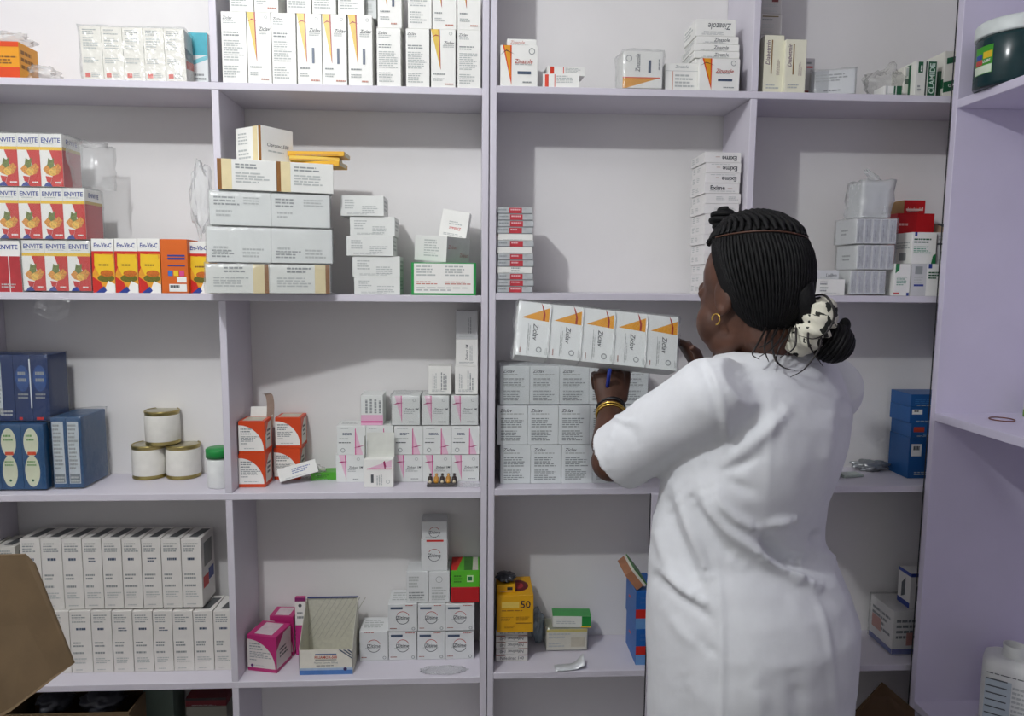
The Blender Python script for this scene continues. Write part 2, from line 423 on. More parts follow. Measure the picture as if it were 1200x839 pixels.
def d_envite():
    f = [('t', 'ENVITE', .5, .885, .1, .86, NAVY, 0, .05), ('l', .15, .79, .9, .815, 1, INKL), ('r', 0, .69, 1, .75, YEL), ('r', 0, 0, 1, .69, CRIM),
         ('p', [(0, .69), (.38, .69), (.62, .36), (.38, .0), (0, 0)], WHT), ('p', [(.28, .69), (.42, .69), (.66, .38), (.56, .36)], WHT),
         ('p', [(.1, .33), (.3, .42), (.55, .38), (.8, .44), (.95, .36), (.8, .24), (.5, .2), (.25, .24)], mat('D8902A', .5, var=.3, scale=260)), ('p', [(.3, .4), (.36, .54), (.5, .5), (.62, .55), (.6, .38), (.45, .34)], mat('6A7A2C', .5, var=.3, scale=260)), ('p', [(.35, .3), (.5, .36), (.72, .33), (.66, .22), (.45, .2)], mat('E8B84A', .5, var=.3, scale=260)), ('p', [(.2, .2), (.5, .18), (.4, .05), (.25, .1)], CRIM), ('p', [(.1, .0), (.5, .0), (.36, .09), (.2, .06)], NAVY), ('l', .62, .03, .95, .09, 1, WHT)]
    s = [('r', 0, .0, 1, .7, mat('B3363C', .4, var=.05)), ('r', 0, .7, 1, .76, mat('C2A54A', .4, var=0)), ('t', 'ENVITE', .5, .88, .09, .8, NAVY, 0, .05)]
    return {'front': f, 'right': s}
def d_emvit():
    f = [('t', 'Em-Vit-C', .5, .89, .11, .8, NAVY, 0, .1), ('r', 0, 0, 1, .77, mat('E9A02A', .45, var=.12, scale=80)), ('r', 0, .72, 1, .77, CRIM), ('p', [(.0, .72), (.45, .72), (.1, .45), (0, .35)], CRIM), ('p', [(.12, .72), (.9, .7), (1, .5), (.95, .35), (.3, .33), (.1, .5)], YEL),
         ('l', .3, .47, .9, .53, 1, BRN), ('e', .6, .27, .38, .07, mat('6A6A1E', .5, var=.2, scale=300)), ('e', .65, .36, .3, .06, mat('C96A1E', .5, var=.2, scale=300)), ('p', [(0, .0), (0, .3), (.35, .2), (.55, .0)], CRIM), ('p', [(.45, 0), (.7, .22), (1, .16), (1, 0)], WHT), ('p', [(.12, 0), (.5, .12), (.62, .04), (.5, 0)], NAVY)]
    return {'front': f, 'right': [('r', 0, 0, 1, .75, AMB)]}
def d_stripe(side=1):
    a = .0 if side < 0 else .74
    return {'front': [('r', a, 0, a+.24, 1, CREAM), ('r', a if side < 0 else a+.18, 0, (a if side < 0 else a+.18)+.07, 1, BRN)] +
            ([('l', .3, .66, .85, .86, 2, INK), ('l', .3, .2, .9, .58, 4, INKL)] if side < 0 else [('l', .28, .66, .7, .9, 2, INK), ('l', .12, .18, .7, .55, 4, INKL)])}
def d_qr(up=True):
    q = mat('4A4A58', .5, var=0)
    y = .18 if up else .68
    return {'front': [('l', .07, .55 if up else .1, .5, .85 if up else .35, 3, INK), ('l', .55, .6 if up else .1, .9, .85 if up else .4, 3, INKL), ('l', .1, .2, .38, .45, 2, INKL)], 'right': [('l', .1, .2, .8, .8, 3, INKL)]}
def d_zidback():
    return {'front': [('t', 'Ziclav', .28, .87, .085, .42, INKX, 0, .25), ('l', .12, .74, .9, .8, 1, INKL), ('l', .12, .42, .88, .68, 5, INK), ('l', .12, .08, .85, .36, 6, INK)]}
def d_zidheld():
    return {'front': [('p', [(.12, .70), (.97, .66), (.97, .92)], AMB), ('p', [(.70, 1.0), (.76, .95), (.85, .8), (.84, .67), (.78, .67), (.79, .8)], RED),
                      ('t', 'Ziclav', .58, .46, .15, .36, INKX, -90, .25), ('l', .33, .1, .42, .62, 2, INKL, True), ('r', .345, .05, .355, .6, INK), ('o', .72, .13, .09, .03, 0, 360, INK), ('l', .1, .06, .16, .2, 1, mat('A56A60', .5, var=0), True), ('l', .9, .05, .97, .2, 2, INKL, True)]}
def d_pink(flip=False):
    if not flip:
        return {'front': [('p', [(.1, 1), (.36, 1), (.36, .08)], mat('E7BFD2', .4, var=0)), ('p', [(.32, 1), (.36, 1), (.36, .05), (.34, .2)], PINK), ('p', [(.04, .7), (.2, .77), (.42, .76), (.2, .72)], mat('B03070', .4, var=0)),
                          ('t', 'Zinbact 1M', .7, .55, .09, .5, INKD, 0, .2), ('l', .42, .36, .85, .48, 2, INKL), ('o', .8, .85, .06, .02, 0, 360, INKL), ('l', .6, .07, .9, .13, 1, INK)], 'top': [('l', .1, .3, .8, .7, 3, INKL)]}
    return {'front': [('p', [(.9, 0), (.66, 0), (.64, .9)], mat('E7BFD2', .4, var=0)), ('p', [(.62, 0), (.66, 0), (.66, .92), (.63, .9)], PINK), ('p', [(.58, .25), (.76, .3), (.96, .33), (.76, .26)], mat('B03070', .4, var=0)),
                      ('l', .2, .66, .55, .76, 2, SLATE), ('l', .08, .52, .52, .58, 1, INKL), ('l', .06, .38, .52, .44, 1, INKD), ('o', .2, .16, .08, .02, 0, 360, INK), ('l', .1, .88, .5, .93, 1, INKL)], 'top': [('l', .1, .3, .8, .7, 3, INKL)]}
def d_zitime(bar=True):
    e = [('o', .5, .5, .24, .022, 20, 150, mat('B4332C', .4, var=0)), ('o', .5, .5, .24, .022, 160, 340, INKD), ('t', 'Zitime', .5, .51, .13, .46, INKX, 0, .15), ('l', .2, .4, .8, .44, 1, INKL), ('l', .06, .07, .3, .13, 1, mat('9A5A52', .5, var=0)), ('o', .87, .1, .06, .02, 0, 360, INK)]
    if bar: e += [('r', .08, .82, .5, .9, SLATE), ('l', .6, .92, .95, .97, 1, RED)]
    else: e += [('l', .15, .94, .6, .98, 1, RED)]
    return {'front': e, 'top': [('l', .1, .2, .9, .8, 4, INKL)], 'right': [('l', .1, .2, .9, .8, 5, INKL)]}
def d_orange():
    arc = [(.0, .88)]+[(.02+.93*math.sin(a*.1745/1.111), .12+.76*math.cos(a*.1745/1.111)) for a in range(1, 11)]+[(.95, .1), (.0, .1)]
    return {'front': [('p', arc, WHT), ('l', .08, .56, .6, .78, 3, INK), ('l', .08, .36, .85, .54, 4, INK), ('l', .08, .28, .4, .33, 1, INK), ('l', .2, .14, .8, .18, 1, INKL)], 'right': [('p', [(.1, .12), (.1, .55), (.5, .9), (.9, .92), (.9, .12)], mat('D8D6CC', .4, var=0)), ('l', .3, .3, .8, .7, 3, INKD)], 'top': [('r', .12, .12, .88, .88, mat('C9C2B0', .5, var=.1))]}
def d_whitecol(dark=True):
    return {'front': [('l', .12, .8, .85, .94, 4, INK), ('l', .3, .66, .8, .73, 1 if dark else 2, SLATE), ('l', .12, .4, .7, .5, 2, INK), ('l', .12, .28, .75, .34, 1, INK), ('l', .15, .14, .9, .24, 3, INKL), ('l', .2, .03, .7, .06, 1, INKL)],
            'top': [('p', [(.3, .15), (.75, .15), (.95, .85), (.5, .85)], mat('55585A', .5, var=.1))], 'right': [('r', .2, .55, .8, .9, mat('8A8C88', .5, var=.1)), ('r', .1, .25, .5, .42, CRIM), ('r', .5, .3, .9, .47, NAVY)]}
def d_exime(rot=0, blank=False):
    if blank: fr = [('l', .3, .3, .6, .7, 3, INKL), ('l', .65, .3, .95, .7, 3, INKL)]
    elif rot: fr = [('t', 'Exime', .68, .42, .46, .55, INKX, 180, 0), ('l', .15, .75, .9, .86, 1, INKL), ('l', .3, .46, .42, .58, 1, mat('B48A7A', .5, var=0))]
    else: fr = [('t', 'Exime', .38, .56, .46, .55, INKX, 0, 0), ('l', .15, .14, .9, .25, 1, INKL), ('l', .66, .4, .8, .52, 1, mat('B48A7A', .5, var=0))]
    return {'front': fr, 'left': [('l', .4, .25, .62, .75, 3, INKL), ('l', .1, .2, .3, .8, 3, INKL)]}
def d_silver(white=False, k=0):
    if white: return {'front': [('l', .4, .1, .7, .9, 2, INK)] if k % 2 else []}
    return {'front': [('r', .0, .0, 1, .14, mat('84898C', .3, metal=.2, var=.1)), ('r', .34, .08, .7, .92, mat('C23A44', .35, var=.1)), ('l', .38, .3, .66, .75, 1, mat('E6B8BC', .4, var=0)), ('l', .04, .3, .3, .7, 1, mat('9AA0A4', .3, var=.1))]}
def d_diabet():
    return {'front': [('t', 'Diabetmin', .2, .7, .2, .44, mat('5A2F5A', .5, var=0), 90, .2), ('r', .36, .34, .42, .92, mat('8A6A3A', .5, var=0)), ('l', .62, .32, .8, .6, 3, mat('B5A6A0', .5, var=0), True)]}
def d_clamide(big=True):
    return {'front': [('r', .12, .66, .34, .97, DGRN), ('l', .16, .7, .3, .94, 1, WHT, True), ('r', .46, 0, .53, .98, mat('39443E', .5, var=0)), ('r', .58, 0, .95, .98, DGRN), ('t', 'CLAMIDE', .76, .5, .26, .86, mat('CFE0D4', .5, var=0), 90, 0), ('l', .12, .1, .3, .3, 2, INK)], 'left': [('r', .2, 0, .8, .95, DGRN), ('t', 'CLAMIDE', .5, .5, .3, .8, mat('CFE0D4', .5, var=0), 90, 0)]}

# ------------------------------------------------------------------ top shelf, left bay
b, _ = box('medicine_carton', 'orange and yellow carton at the far left of the top shelf', 'box', -22, 24, 48, TL[1], {'front': [('r', 0, .0, 1, .3, ORG), ('l', .3, .35, .95, .6, 3, BRN), ('r', 0, .86, 1, 1, ORG)], 'right': [('l', .1, .2, .9, .8, 3, BRN)]}, 'E59A1E', dep=.08)
tp = b.dimensions.z
fm_bag = film_mat(.2, 'E8E6E2', .5, 'bag')
c = U(12, 41, 1.95); o = crumple('plastic_wrapper', (c.x, c.y, TL[1]+tp+.016), (.045, .03, .014), 3, fm_bag, flat=-.015); tag(o, 'crumpled clear plastic wrapper lying on top of the orange carton', 'plastic')
c = U(50, 82, 1.96); o = crumple('plastic_bag', (c.x, c.y, TL[1]+.021), (.036, .03, .02), 8, fm_bag, flat=-.0205); tag(o, 'flattened translucent plastic bag beside the orange carton on top shelf', 'bag')
def pack(name, label, n, x0, x1, ytop, base, design, col=WHITE, o=.008, dep=.1, h=None, rows=1, rz=0, roll=0, haze=.05, film=True, group=None, gl=.5, seed=1, amp=.0022):
    X, Y, W, H = place(x0, x1, ytop, base, o, dep, h)
    e = empty(name, (X, Y, base), (0, R(roll), R(rz))); tag(e, label, 'pack', group)
    cw = W/n; chh = H/rows
    for r in range(rows):
        for i in range(n):
            dd = design(i) if design.__code__.co_argcount else design()
            b = make_carton('carton', cw-.0006, dep, chh-.0006, col, dd, e); b.location = (-W/2+cw*(i+.5), 0, r*chh+.0006)
    if film: film_box(e, W, dep, H, haze=haze, seed=seed, gl=gl, amp=amp)
    return e, base+H+.003
def d_five(): return {'front': [('l', .12, .84, .8, .95, 3, INK), ('l', .12, .56, .85, .8, 5, INKL), ('l', .1, .3, .85, .42, 3, INKL), ('r', .12, .05, .36, .13, mat('D9665A', .5, var=0)), ('l', .42, .04, .85, .14, 3, INKL)], 'right': [('r', .0, .45, .9, .65, INK), ('p', [(.05, .25), (.95, .35), (.95, .5), (.05, .4)], ORG)]}
pack('wrapped_carton_pack', 'shrink-wrapped row of five white cartons with red dots on top shelf', 5, 98, 216, 32, TL[1]+.003, d_five, 'E9E6DC', o=.02, dep=.085, rz=5, roll=-1.6, haze=.06)
box('medicine_carton', 'teal and white carton behind the wrapped five-pack at the divider', 'box', 222, 245, 38, TL[1], {'front': [('r', 0, .62, 1, 1, mat('3AA7B8', .4, var=.1)), ('p', [(0, .5), (1, .62), (1, .55), (0, .42)], mat('7CC6D0', .4, var=0)), ('l', .3, .1, .9, .3, 3, INK)]}, 'E6EAEA', o=.1, dep=.06)

# top shelf, second bay: two tiers of tall cartons
lowx = [(261, 290.5), (291, 319), (319.5, 348), (349, 378), (378.5, 407), (408.6, 437), (441.8, 470), (475.8, 503.5), (505, 534), (536, 563.4)]
lowk = 'BFBGGGBBFB'; tops = []
for i, (a, b_) in enumerate(lowx):
    d_ = d_tallback() if lowk[i] == 'B' else d_tallfront(lowk[i] == 'G')
    _, t = box('tall_carton', 'tall white carton, %s from the left in the lower top-shelf tier' % ORD[i], 'box', a, b_, 0, TL[1], d_, dep=.07, group='tall cartons on the top shelf', h=.1705 if i < 6 else .1415, o=.006)
    tops.append(t)
upx = [(269, 297.5, 'B'), (298, 326.5, 'G'), (336, 365, 'B'), (366, 394, 'B'), (396, 426.5, 'B'), (442.6, 471, 'G'), (478, 506, 'B'), (506.5, 535, 'F'), (536, 563.4, 'F')]
for i, (a, b_, k) in enumerate(upx):
    box('tall_carton', 'tall white carton, %s from the left in the upper top-shelf tier' % ORD[i], 'box', a, b_, 0, tops[0] if i < 5 else tops[6], d_tallback() if k == 'B' else d_tallfront(k == 'G'), dep=.07, group='tall cartons on the top shelf', h=.1705, o=.007)
box('tall_carton', 'grey side of a carton set back in the upper top-shelf tier', 'box', 428, 441.5, 0, tops[5], d_text(8), 'C9CCCB', dep=.05, h=.165, o=.03)

# top shelf, third bay
b, t = box('medicine_carton', 'white carton with orange wedge beside the double upright, top shelf', 'box', 586, 630, 53, TR[1], d_zinazole(), o=.006, dep=.075, group='orange wedge cartons')
bb, _ = box('medicine_carton', 'thin white carton lying across the leftmost orange wedge carton', 'box', 594, 629, 45.5, t, {'front': [('t', 'Zinazole', .35, .5, .5, .5, mat('C98A80', .5, var=0), 0, .2)]}, o=.01, dep=.13)
b, t = box('small_carton', 'lower of two small red and white cartons leaning on top shelf', 'box', 637, 680, 86, TR[1], {'front': [('r', .06, .05, .16, .95, ORED), ('r', .32, .05, .34, .95, ORED), ('l', .38, .3, .85, .85, 4, INKL)], 'top': [('r', .06, .05, .16, .95, ORED)]}, o=.012, dep=.05, rz=-6)
b, t = box('small_carton', 'upper of two small red and white cartons leaning on top shelf', 'box', 640, 685, 78, t, {'front': [('r', .08, .1, .18, .95, ORED), ('r', .42, .05, .44, .95, ORED), ('l', .48, .3, .9, .85, 4, INKL)]}, o=.03, dep=.05, rz=4)
e = pack('wrapped_carton', 'film-wrapped carton lying sideways with an orange wedge along its bottom', 1, 729, 776, 60, TR[1]+.003, lambda: {'front': [('p', [(0, 0), (0, .28), (.92, .28), (.1, 0)], AMB), ('r', 0, .27, .95, .3, ORG), ('t', 'Zinazole', .36, .68, .15, .5, INKD, 90, .2), ('r', .64, .42, .71, .76, SLATE), ('l', .86, .5, .93, .9, 1, INK, True), ('o', .15, .8, .09, .02, 0, 360, INK)]}, o=.01, dep=.08, haze=.08, amp=.004)
box('medicine_carton', 'plain white carton between the film-wrapped carton and the small stack', 'box', 779, 817, 74, TR[1], {'front': [('t', 'Zinazole', .5, .88, .1, .5, INK, 0, .2), ('r', .0, .72, 1, .735, INKL), ('r', .22, 0, .24, .72, mat('C98A70', .5, var=0)), ('l', .3, .1, .9, .6, 4, INKL)]}, o=.02, dep=.07)
b, t = box('medicine_carton', 'white carton with orange wedge in front of the flat stack, top shelf', 'box', 819, 866, 68.5, TR[1], d_zinazole(), o=.004, dep=.045, group='orange wedge cartons')
zb = TR[1]
for i, (a, c_, y) in enumerate(((813, 866, 69), (813, 866.5, 60), (812.5, 866.5, 51.5), (816, 865.5, 42.5), (815, 862, 22.5))):
    if i == 0: bb, zb = box('flat_carton', 'lowest flat white carton hidden behind the orange wedge carton', 'box', a, c_, y, zb, d_text(2), o=.055, dep=.11)
    else: bb, zb = box('flat_carton', '%s flat white carton from the bottom behind the orange wedge carton' % ORD[i], 'box', a, c_, y, zb, d_flat('Zinazole', 180 if i == 4 else 0), o=.05, dep=.11, group='flat carton stack')
# top shelf, fourth bay
box('diabetes_carton', 'cream carton with vertical purple lettering nearest the divider', 'box', 893.4, 916.7, 41, TR[1], d_diabet(), 'E8E6D0', dep=.05, group='cream upright cartons', o=.02)
box('diabetes_carton', 'cream carton with vertical purple lettering, second from the divider', 'box', 918.5, 943, 46, TR[1], d_diabet(), 'E8E6D0', dep=.05, group='cream upright cartons', o=.006)
zb = TR[1]
for i, y in enumerate((70, 41, 16, -9)):
    bb, zb = box('grey_carton', '%s grey-white carton from the bottom stacked behind the cream cartons' % ORD[i], 'box', 890, 915.5, y, zb, {'front': [('r', .1, .85, .85, .9, mat('7A6A3A', .5, var=0)), ('l', .1, .3, .9, .5, 3, INKL), ('r', .55, .55, .85, .8, mat('7A3A3A', .5, var=0)) if i == 3 else ('l', .1, .6, .6, .75, 1, INK)]}, 'C8C5C2', o=.085, dep=.09, group='grey carton stack')
box('small_carton', 'narrow pale carton with red marks peeking out behind the cream cartons', 'box', 941, 953, 68, TR[1], {'front': [('r', .2, .76, .8, .8, CRIM), ('l', .2, .82, .8, .9, 1, INK), ('r', .1, .08, .5, .2, mat('9A4A4A', .5, var=0))]}, 'D9D6D6', o=.065, dep=.05)
pack('wrapped_carton', 'silver-grey wrapped carton turned at an angle on the top shelf', 1, 957, 1004, 82, TR[1]+.003, lambda: {'front': [('r', .0, .0, .4, 1, mat('A9ACB0', .4, var=.1)), ('l', .1, .5, .9, .85, 3, INK), ('l', .3, .1, .9, .2, 1, INKD)], 'right': [('r', 0, 0, 1, 1, mat('8E9498', .4, var=.1)), ('t', 'Zinfar', .5, .5, .3, .7, INKD, 0, .2)]}, 'D6D8DA', o=.03, dep=.06, haze=.15, rz=-22)
c = U(1036, 96, 1.97); o = crumple('plastic_bag', (c.x, c.y, TR[1]+.041), (.048, .035, .04), 21, film_mat(.2, 'E2E0D8', .4, 'bag2'), flat=-.0405, amp=.5); tag(o, 'crumpled translucent bag beside the green and white cartons', 'bag')
box('small_carton', 'small white carton with green end in front of the crumpled bag', 'box', 1035.5, 1056.5, 100.5, TR[1], {'front': [('r', .55, 0, .65, 1, DGRN), ('r', .7, 0, 1, 1, DGRN), ('r', .1, 0, .2, 1, INKL)]}, o=.006, dep=.05)
box('medicine_carton', 'white carton with a small dark square, left of the green carton', 'box', 1057.5, 1066, 78, TR[1], {'front': [('r', .2, .45, .8, .62, mat('5A6A5E', .5, var=0)), ('r', .3, .7, .6, .95, INKL)]}, 'DDDCD2', o=.04, dep=.06)
box('medicine_carton', 'tall green and white carton with vertical white lettering, top shelf right', 'box', 1071, 1096.5, 71, TR[1], d_clamide(), 'E2E2DA', o=.01, dep=.1, group='green and white cartons')
box('medicine_carton', 'dark green carton edge between the two green and white cartons', 'box', 1097.5, 1103, 83, TR[1], None, '2A5A40', o=.03, dep=.08)
box('medicine_carton', 'green and white carton tucked against the side panel, top shelf', 'box', 1104, 1130, 60, TR[1], {'front': [('p', [(0, .1), (1, .22), (1, .45), (0, .33)], DGRN), ('t', 'CLAMIDE', .55, .29, .12, .9, WHT, 12, 0), ('p', [(.1, .72), (1, .82), (1, .95), (.1, .85)], DGRN)], 'left': [('r', .0, .2, 1, .4, DGRN)]}, 'DEDCD2', o=.02, dep=.1, group='green and white cartons')

# ------------------------------------------------------------------ second shelf, left bay: vitamin packs
e, t = pack('vitamin_pack', 'film-wrapped red vitamin cartons, bottom tier of the left stack', 3, 28, 108, 281.5, TL[2]+.003, d_envite, o=.01, dep=.085, haze=.05, group='red vitamin packs', seed=4, amp=.005)
box('vitamin_carton', 'red vitamin carton end turned sideways at the far left edge', 'box', -2, 27, 282, TL[2], {'front': [('r', 0, 0, .48, .7, mat('B3363C', .4, var=.1)), ('r', .52, 0, 1, .7, mat('B3363C', .4, var=.1)), ('t', 'ENVITE', .5, .88, .09, .8, NAVY, 0, .05)]}, o=.012, dep=.085)
_, t2 = pack('vitamin_pack', 'film-wrapped red vitamin cartons, middle tier of the left stack', 5, -28, 102, 219.5, t, d_envite, o=.008, dep=.085, haze=.05, group='red vitamin packs', seed=5)
pack('vitamin_pack', 'film-wrapped red vitamin cartons, top tier of the left stack', 5, -57, 75.5, 155.7, t2, d_envite, o=.012, dep=.085, haze=.05, group='red vitamin packs', seed=6)
zt = t2
c = U(109, 200, 1.95); o = film_box(None, .062, .075, .105, amp=.009, haze=.08, seed=31, gl=.7); o.location = (c.x, D+.055, zt); tag(o, 'loose clear film bulging from the top vitamin pack', 'plastic')
# film corner hanging over the shelf edge
bm = bmesh.new(); n = 14; g = [[None]*(n+1) for _ in range(n+1)]
for i in range(n+1):
    for j in range(n+1):
        u_, v_ = i/n, j/n; p = U(42+40*u_, 343+34*v_*(1-.5*abs(u_-.6)), 1.885)
        p.y += .012*noise.noise(Vector((u_*5, v_*5, 3)))-.004; p.x += .006*noise.noise(Vector((u_*4, v_*4, 9)))
        g[i][j] = bm.verts.new(p)
for i in range(n):
    for j in range(n):
        bm.faces.new((g[i][j], g[i+1][j], g[i+1][j+1], g[i][j+1])).smooth = True
o = bm_obj('plastic_flap', bm, film_mat(.01, gl=.8, key='flap'), None, True); tag(o, 'clear film flap hanging over the second shelf edge', 'plastic')
for i, (a, b_) in enumerate(((109.5, 136), (136.3, 163), (163.3, 189.5))):
    box('vitamin_carton', 'yellow vitamin carton, %s from the red vitamin packs' % ORD[i], 'box', a, b_, 279.5, TL[2], d_emvit(), o=.008, dep=.075, group='yellow vitamin cartons')
box('vitamin_carton', 'orange carton turned sideways between the yellow vitamin cartons', 'box', 190, 221.5, 280, TL[2], {'front': [('r', .25, .68, .9, .71, NAVY), ('r', .25, .62, .9, .66, NAVY), ('r', .25, .5, .9, .52, NAVY), ('r', .25, .32, .42, .42, mat('3A6FC0', .4, var=0)), ('r', .46, .32, .64, .42, YEL), ('r', .68, .32, .86, .42, mat('D84A8A', .4, var=0)), ('r', .58, .2, .94, .3, WHT), ('r', .28, .03, .94, .17, WHT), ('l', .32, .05, .7, .15, 1, INKD)]}, 'D9661C', o=.002, dep=.075)
box('vitamin_carton', 'yellow vitamin carton half hidden behind the striped white packs', 'box', 222, 247, 283, TL[2], d_emvit(), o=.02, dep=.06, group='yellow vitamin cartons')

# second shelf, second bay: striped packs
mk = lambda fn: (lambda i: fn)
def angled_pack(label, xa, xb, ytop, base, design, col, film, seed, gl=.5, haze=.06, ang=15, dep=.085):
    A = Vector((SX(xa, 1.795, base), 1.795)); s_, c_ = math.sin(R(ang)), math.cos(R(ang)); W = .3
    for _ in range(8):
        X1 = A.x+W*c_; W *= (SX(xb, A.y+W*s_, base)-A.x)/(X1-A.x)
    cx = A.x+W/2*c_-dep/2*s_; cy = A.y+W/2*s_+dep/2*c_; Hh = SZ(ytop, A.x+W/2*c_, A.y+W/2*s_)-base
    e = empty('striped_carton_pack', (cx, cy, base), (0, 0, R(ang))); tag(e, label, 'pack', 'striped white packs')
    for i in range(2):
        b = make_carton('carton', W/2-.0006, dep, Hh-.0008, col, design, e); b.location = (-W/4+W/2*i, 0, 0)
    if film: film_box(e, W, dep, Hh, haze=haze, seed=seed, gl=gl)
    return base+Hh+(.0034 if film else .0006)
t = angled_pack('wrapped pair of white cartons with cream stripes, bottom of the stack', 241.5, 387.5, 309.5, TL[2]+.003, d_stripe(1), 'E4E6E0', True, 11)
t = angled_pack('wrapped pair of plain white cartons, second tier of the stack', 243, 390, 267, t, d_qr(False), 'E4E7E4', True, 12, .8, .08)
t = angled_pack('wrapped pair of plain white cartons, third tier of the stack', 246, 387, 226, t, d_qr(True), 'E4E7E4', True, 13, .6, .1)
t = angled_pack('white cartons with cream stripes under the angled carton', 255, 391, 188.6, t, d_stripe(-1), 'E6E7E2', False, 14)
p = U(302, 188, 1.86); hh = SZ(147.5, p.x, 1.87)-t
b = make_carton('medicine_carton', .098, .098, hh, WHITE, {'front': [('l', .1, .5, .6, .85, 4, INKL), ('l', .1, .1, .6, .4, 3, INKL), ('r', .68, 0, .86, 1, CREAM), ('r', .9, 0, 1, 1, BRN)], 'right': [('t', 'Ciprotec 500', .5, .5, .14, .7, INKD, 0, .2), ('l', .2, .28, .9, .36, 1, INKL)]})
b.location = (p.x, 1.925, t); b.rotation_euler.z = R(-36); tag(b, 'white carton standing at an angle on top of the striped packs', 'box')
for i, (a, c_, yy, dz, rz) in enumerate(((341, 400, 0, 0, -8), (338, 396, 0, .0125, 4), (337, 404, 0, .025, -3))):
    X0, X1 = SX(a, 1.91, t), SX(c_, 1.91, t)
    b = make_carton('yellow_carton', X1-X0, .07, .0118, 'E0A91E' if i != 1 else 'E2BE48', {'front': [('r', 0, .2, .9, .4, mat('C98A1A', .5, var=0))], 'right': [('r', .1, .1, .9, .9, mat('D8D0B0', .5, var=0))]})
    b.location = ((X0+X1)/2+.002, 1.94, t+dz); b.rotation_euler.z = R(rz)
    tag(b, ('lowest', 'middle', 'topmost')[i]+' flat yellow carton beside the angled white carton', 'box', 'flat yellow cartons')
c = U(236, 232, 1.92); o = crumple('plastic_film', (c.x, c.y, c.z), (.024, .022, .085), 41, film_mat(.22, gl=.5, key='torn'), amp=.4); tag(o, 'torn clear film sticking out left of the striped packs', 'plastic')
zb = TL[2]
for i, (a, c_, y) in enumerate(((415, 469, 324.6), (413, 469, 300), (406, 461, 276.6), (410, 463, 253.5), (399, 450, 229))):
    _, zb = box('flat_carton', 'small white carton, %s from the bottom of the five-high stack' % ORD[i], 'box', a, c_, y, zb, {'front': [('l', .1, .3, .4, .8, 4, INKL), ('l', .5, .1, .92, .5, 4, INKL)], 'right': [('l', .1, .2, .9, .8, 3, INKL)]}, 'E2E4E0', o=.012+.004*(i % 2), dep=.1, group='five-high white carton stack')
_, t = box('green_carton', 'white carton with green border at the foot of the upright', 'box', 482, 558, 307.5, TL[2], {'front': [('r', .04, .06, .96, .97, WHT), ('l', .08, .55, .45, .9, 4, INKL), ('l', .52, .55, .92, .9, 4, INKL), ('l', .08, .3, .42, .42, 2, mat('C77A70', .5, var=0)), ('l', .52, .3, .92, .42, 2, mat('C77A70', .5, var=0)), ('l', .08, .1, .9, .24, 2, INKL)]}, '2A9A4C', o=.01, dep=.14)
p = U(522, 308, 1.93)
b = make_carton('medicine_carton', .105, .105, .066, 'E6E7E3', {'front': [('l', .3, .15, .9, .85, 7, INKL)], 'right': [('r', 0, 0, 1, 1, mat('BDBDBB', .5, var=.05)), ('t', 'Zinbact', .25, .6, .16, .4, mat('B07A78', .5, var=0), 0, .2), ('t', 'Zinbact', .75, .3, .16, .4, mat('B07A78', .5, var=0), 0, .2)]})
b.location = (p.x-.012, 1.985, t+.004); b.rotation_euler = (0, R(3.5), R(-34)); tag(b, 'white carton turned at an angle on the green-bordered carton', 'box')
b = make_carton('medicine_carton', .075, .045, .075, WHITE, {'front': [('t', 'Zinbact', .55, .35, .1, .5, CRIM, 180, .2), ('l', .3, .45, .8, .6, 2, INKL)]})
p = U(531, 283, 2.03); b.location = (p.x, 2.03, t+.067); b.rotation_euler = (R(-4), R(9), R(-6)); tag(b, 'small white carton tilted at the back of the angled carton', 'box')

# second shelf, third bay
zb = TR[2]; STK = 'SSSWSSWSWSSSS'[::-1]
ht = (SZ(243, .1, 1.92)-TR[2])/13
zb = TR[2]; kinds = ['S', 'S', 'S', 'W', 'S', 'S', 'W', 'S', 'W', 'S', 'S', 'S', 'S']
for i, k in enumerate(kinds):
    X, Y, W, H = place(582.5+(i*7 % 3)*.5, 624+(i*5 % 3)*.8, 0, zb, .012, .1, ht)
    b = make_carton('blister_box', W, .1, H, mat('C2C6C8', .3, metal=.2, var=.12, scale=60) if k == 'S' else WHITE, d_silver(k == 'W', i)); b.location = (X, Y, zb)
    tag(b, '%s thin %s box from the bottom of the stack beside the upright' % (ORD[i], 'silver and red' if k == 'S' else 'white'), 'box', 'thin silver box stack'); zb += ht
zb = TR[2]; hx = (SZ(178.5, .62, 1.925)-TR[2])/14
for i in range(14):
    a = 825+((i*37) % 5)*.5-(1 if i < 9 else 0); c_ = a+41.5+(1.5 if i == 13 else 0)
    _, zb = box('flat_carton', 'flat white carton, %s from the top of the tall lettered stack' % ORD[13-i], 'box', a, c_, 0, zb, d_exime(i > 10, i < 10 and i != 10), 'E6E4E2', o=.02, dep=.12, group='tall lettered carton stack', h=hx)
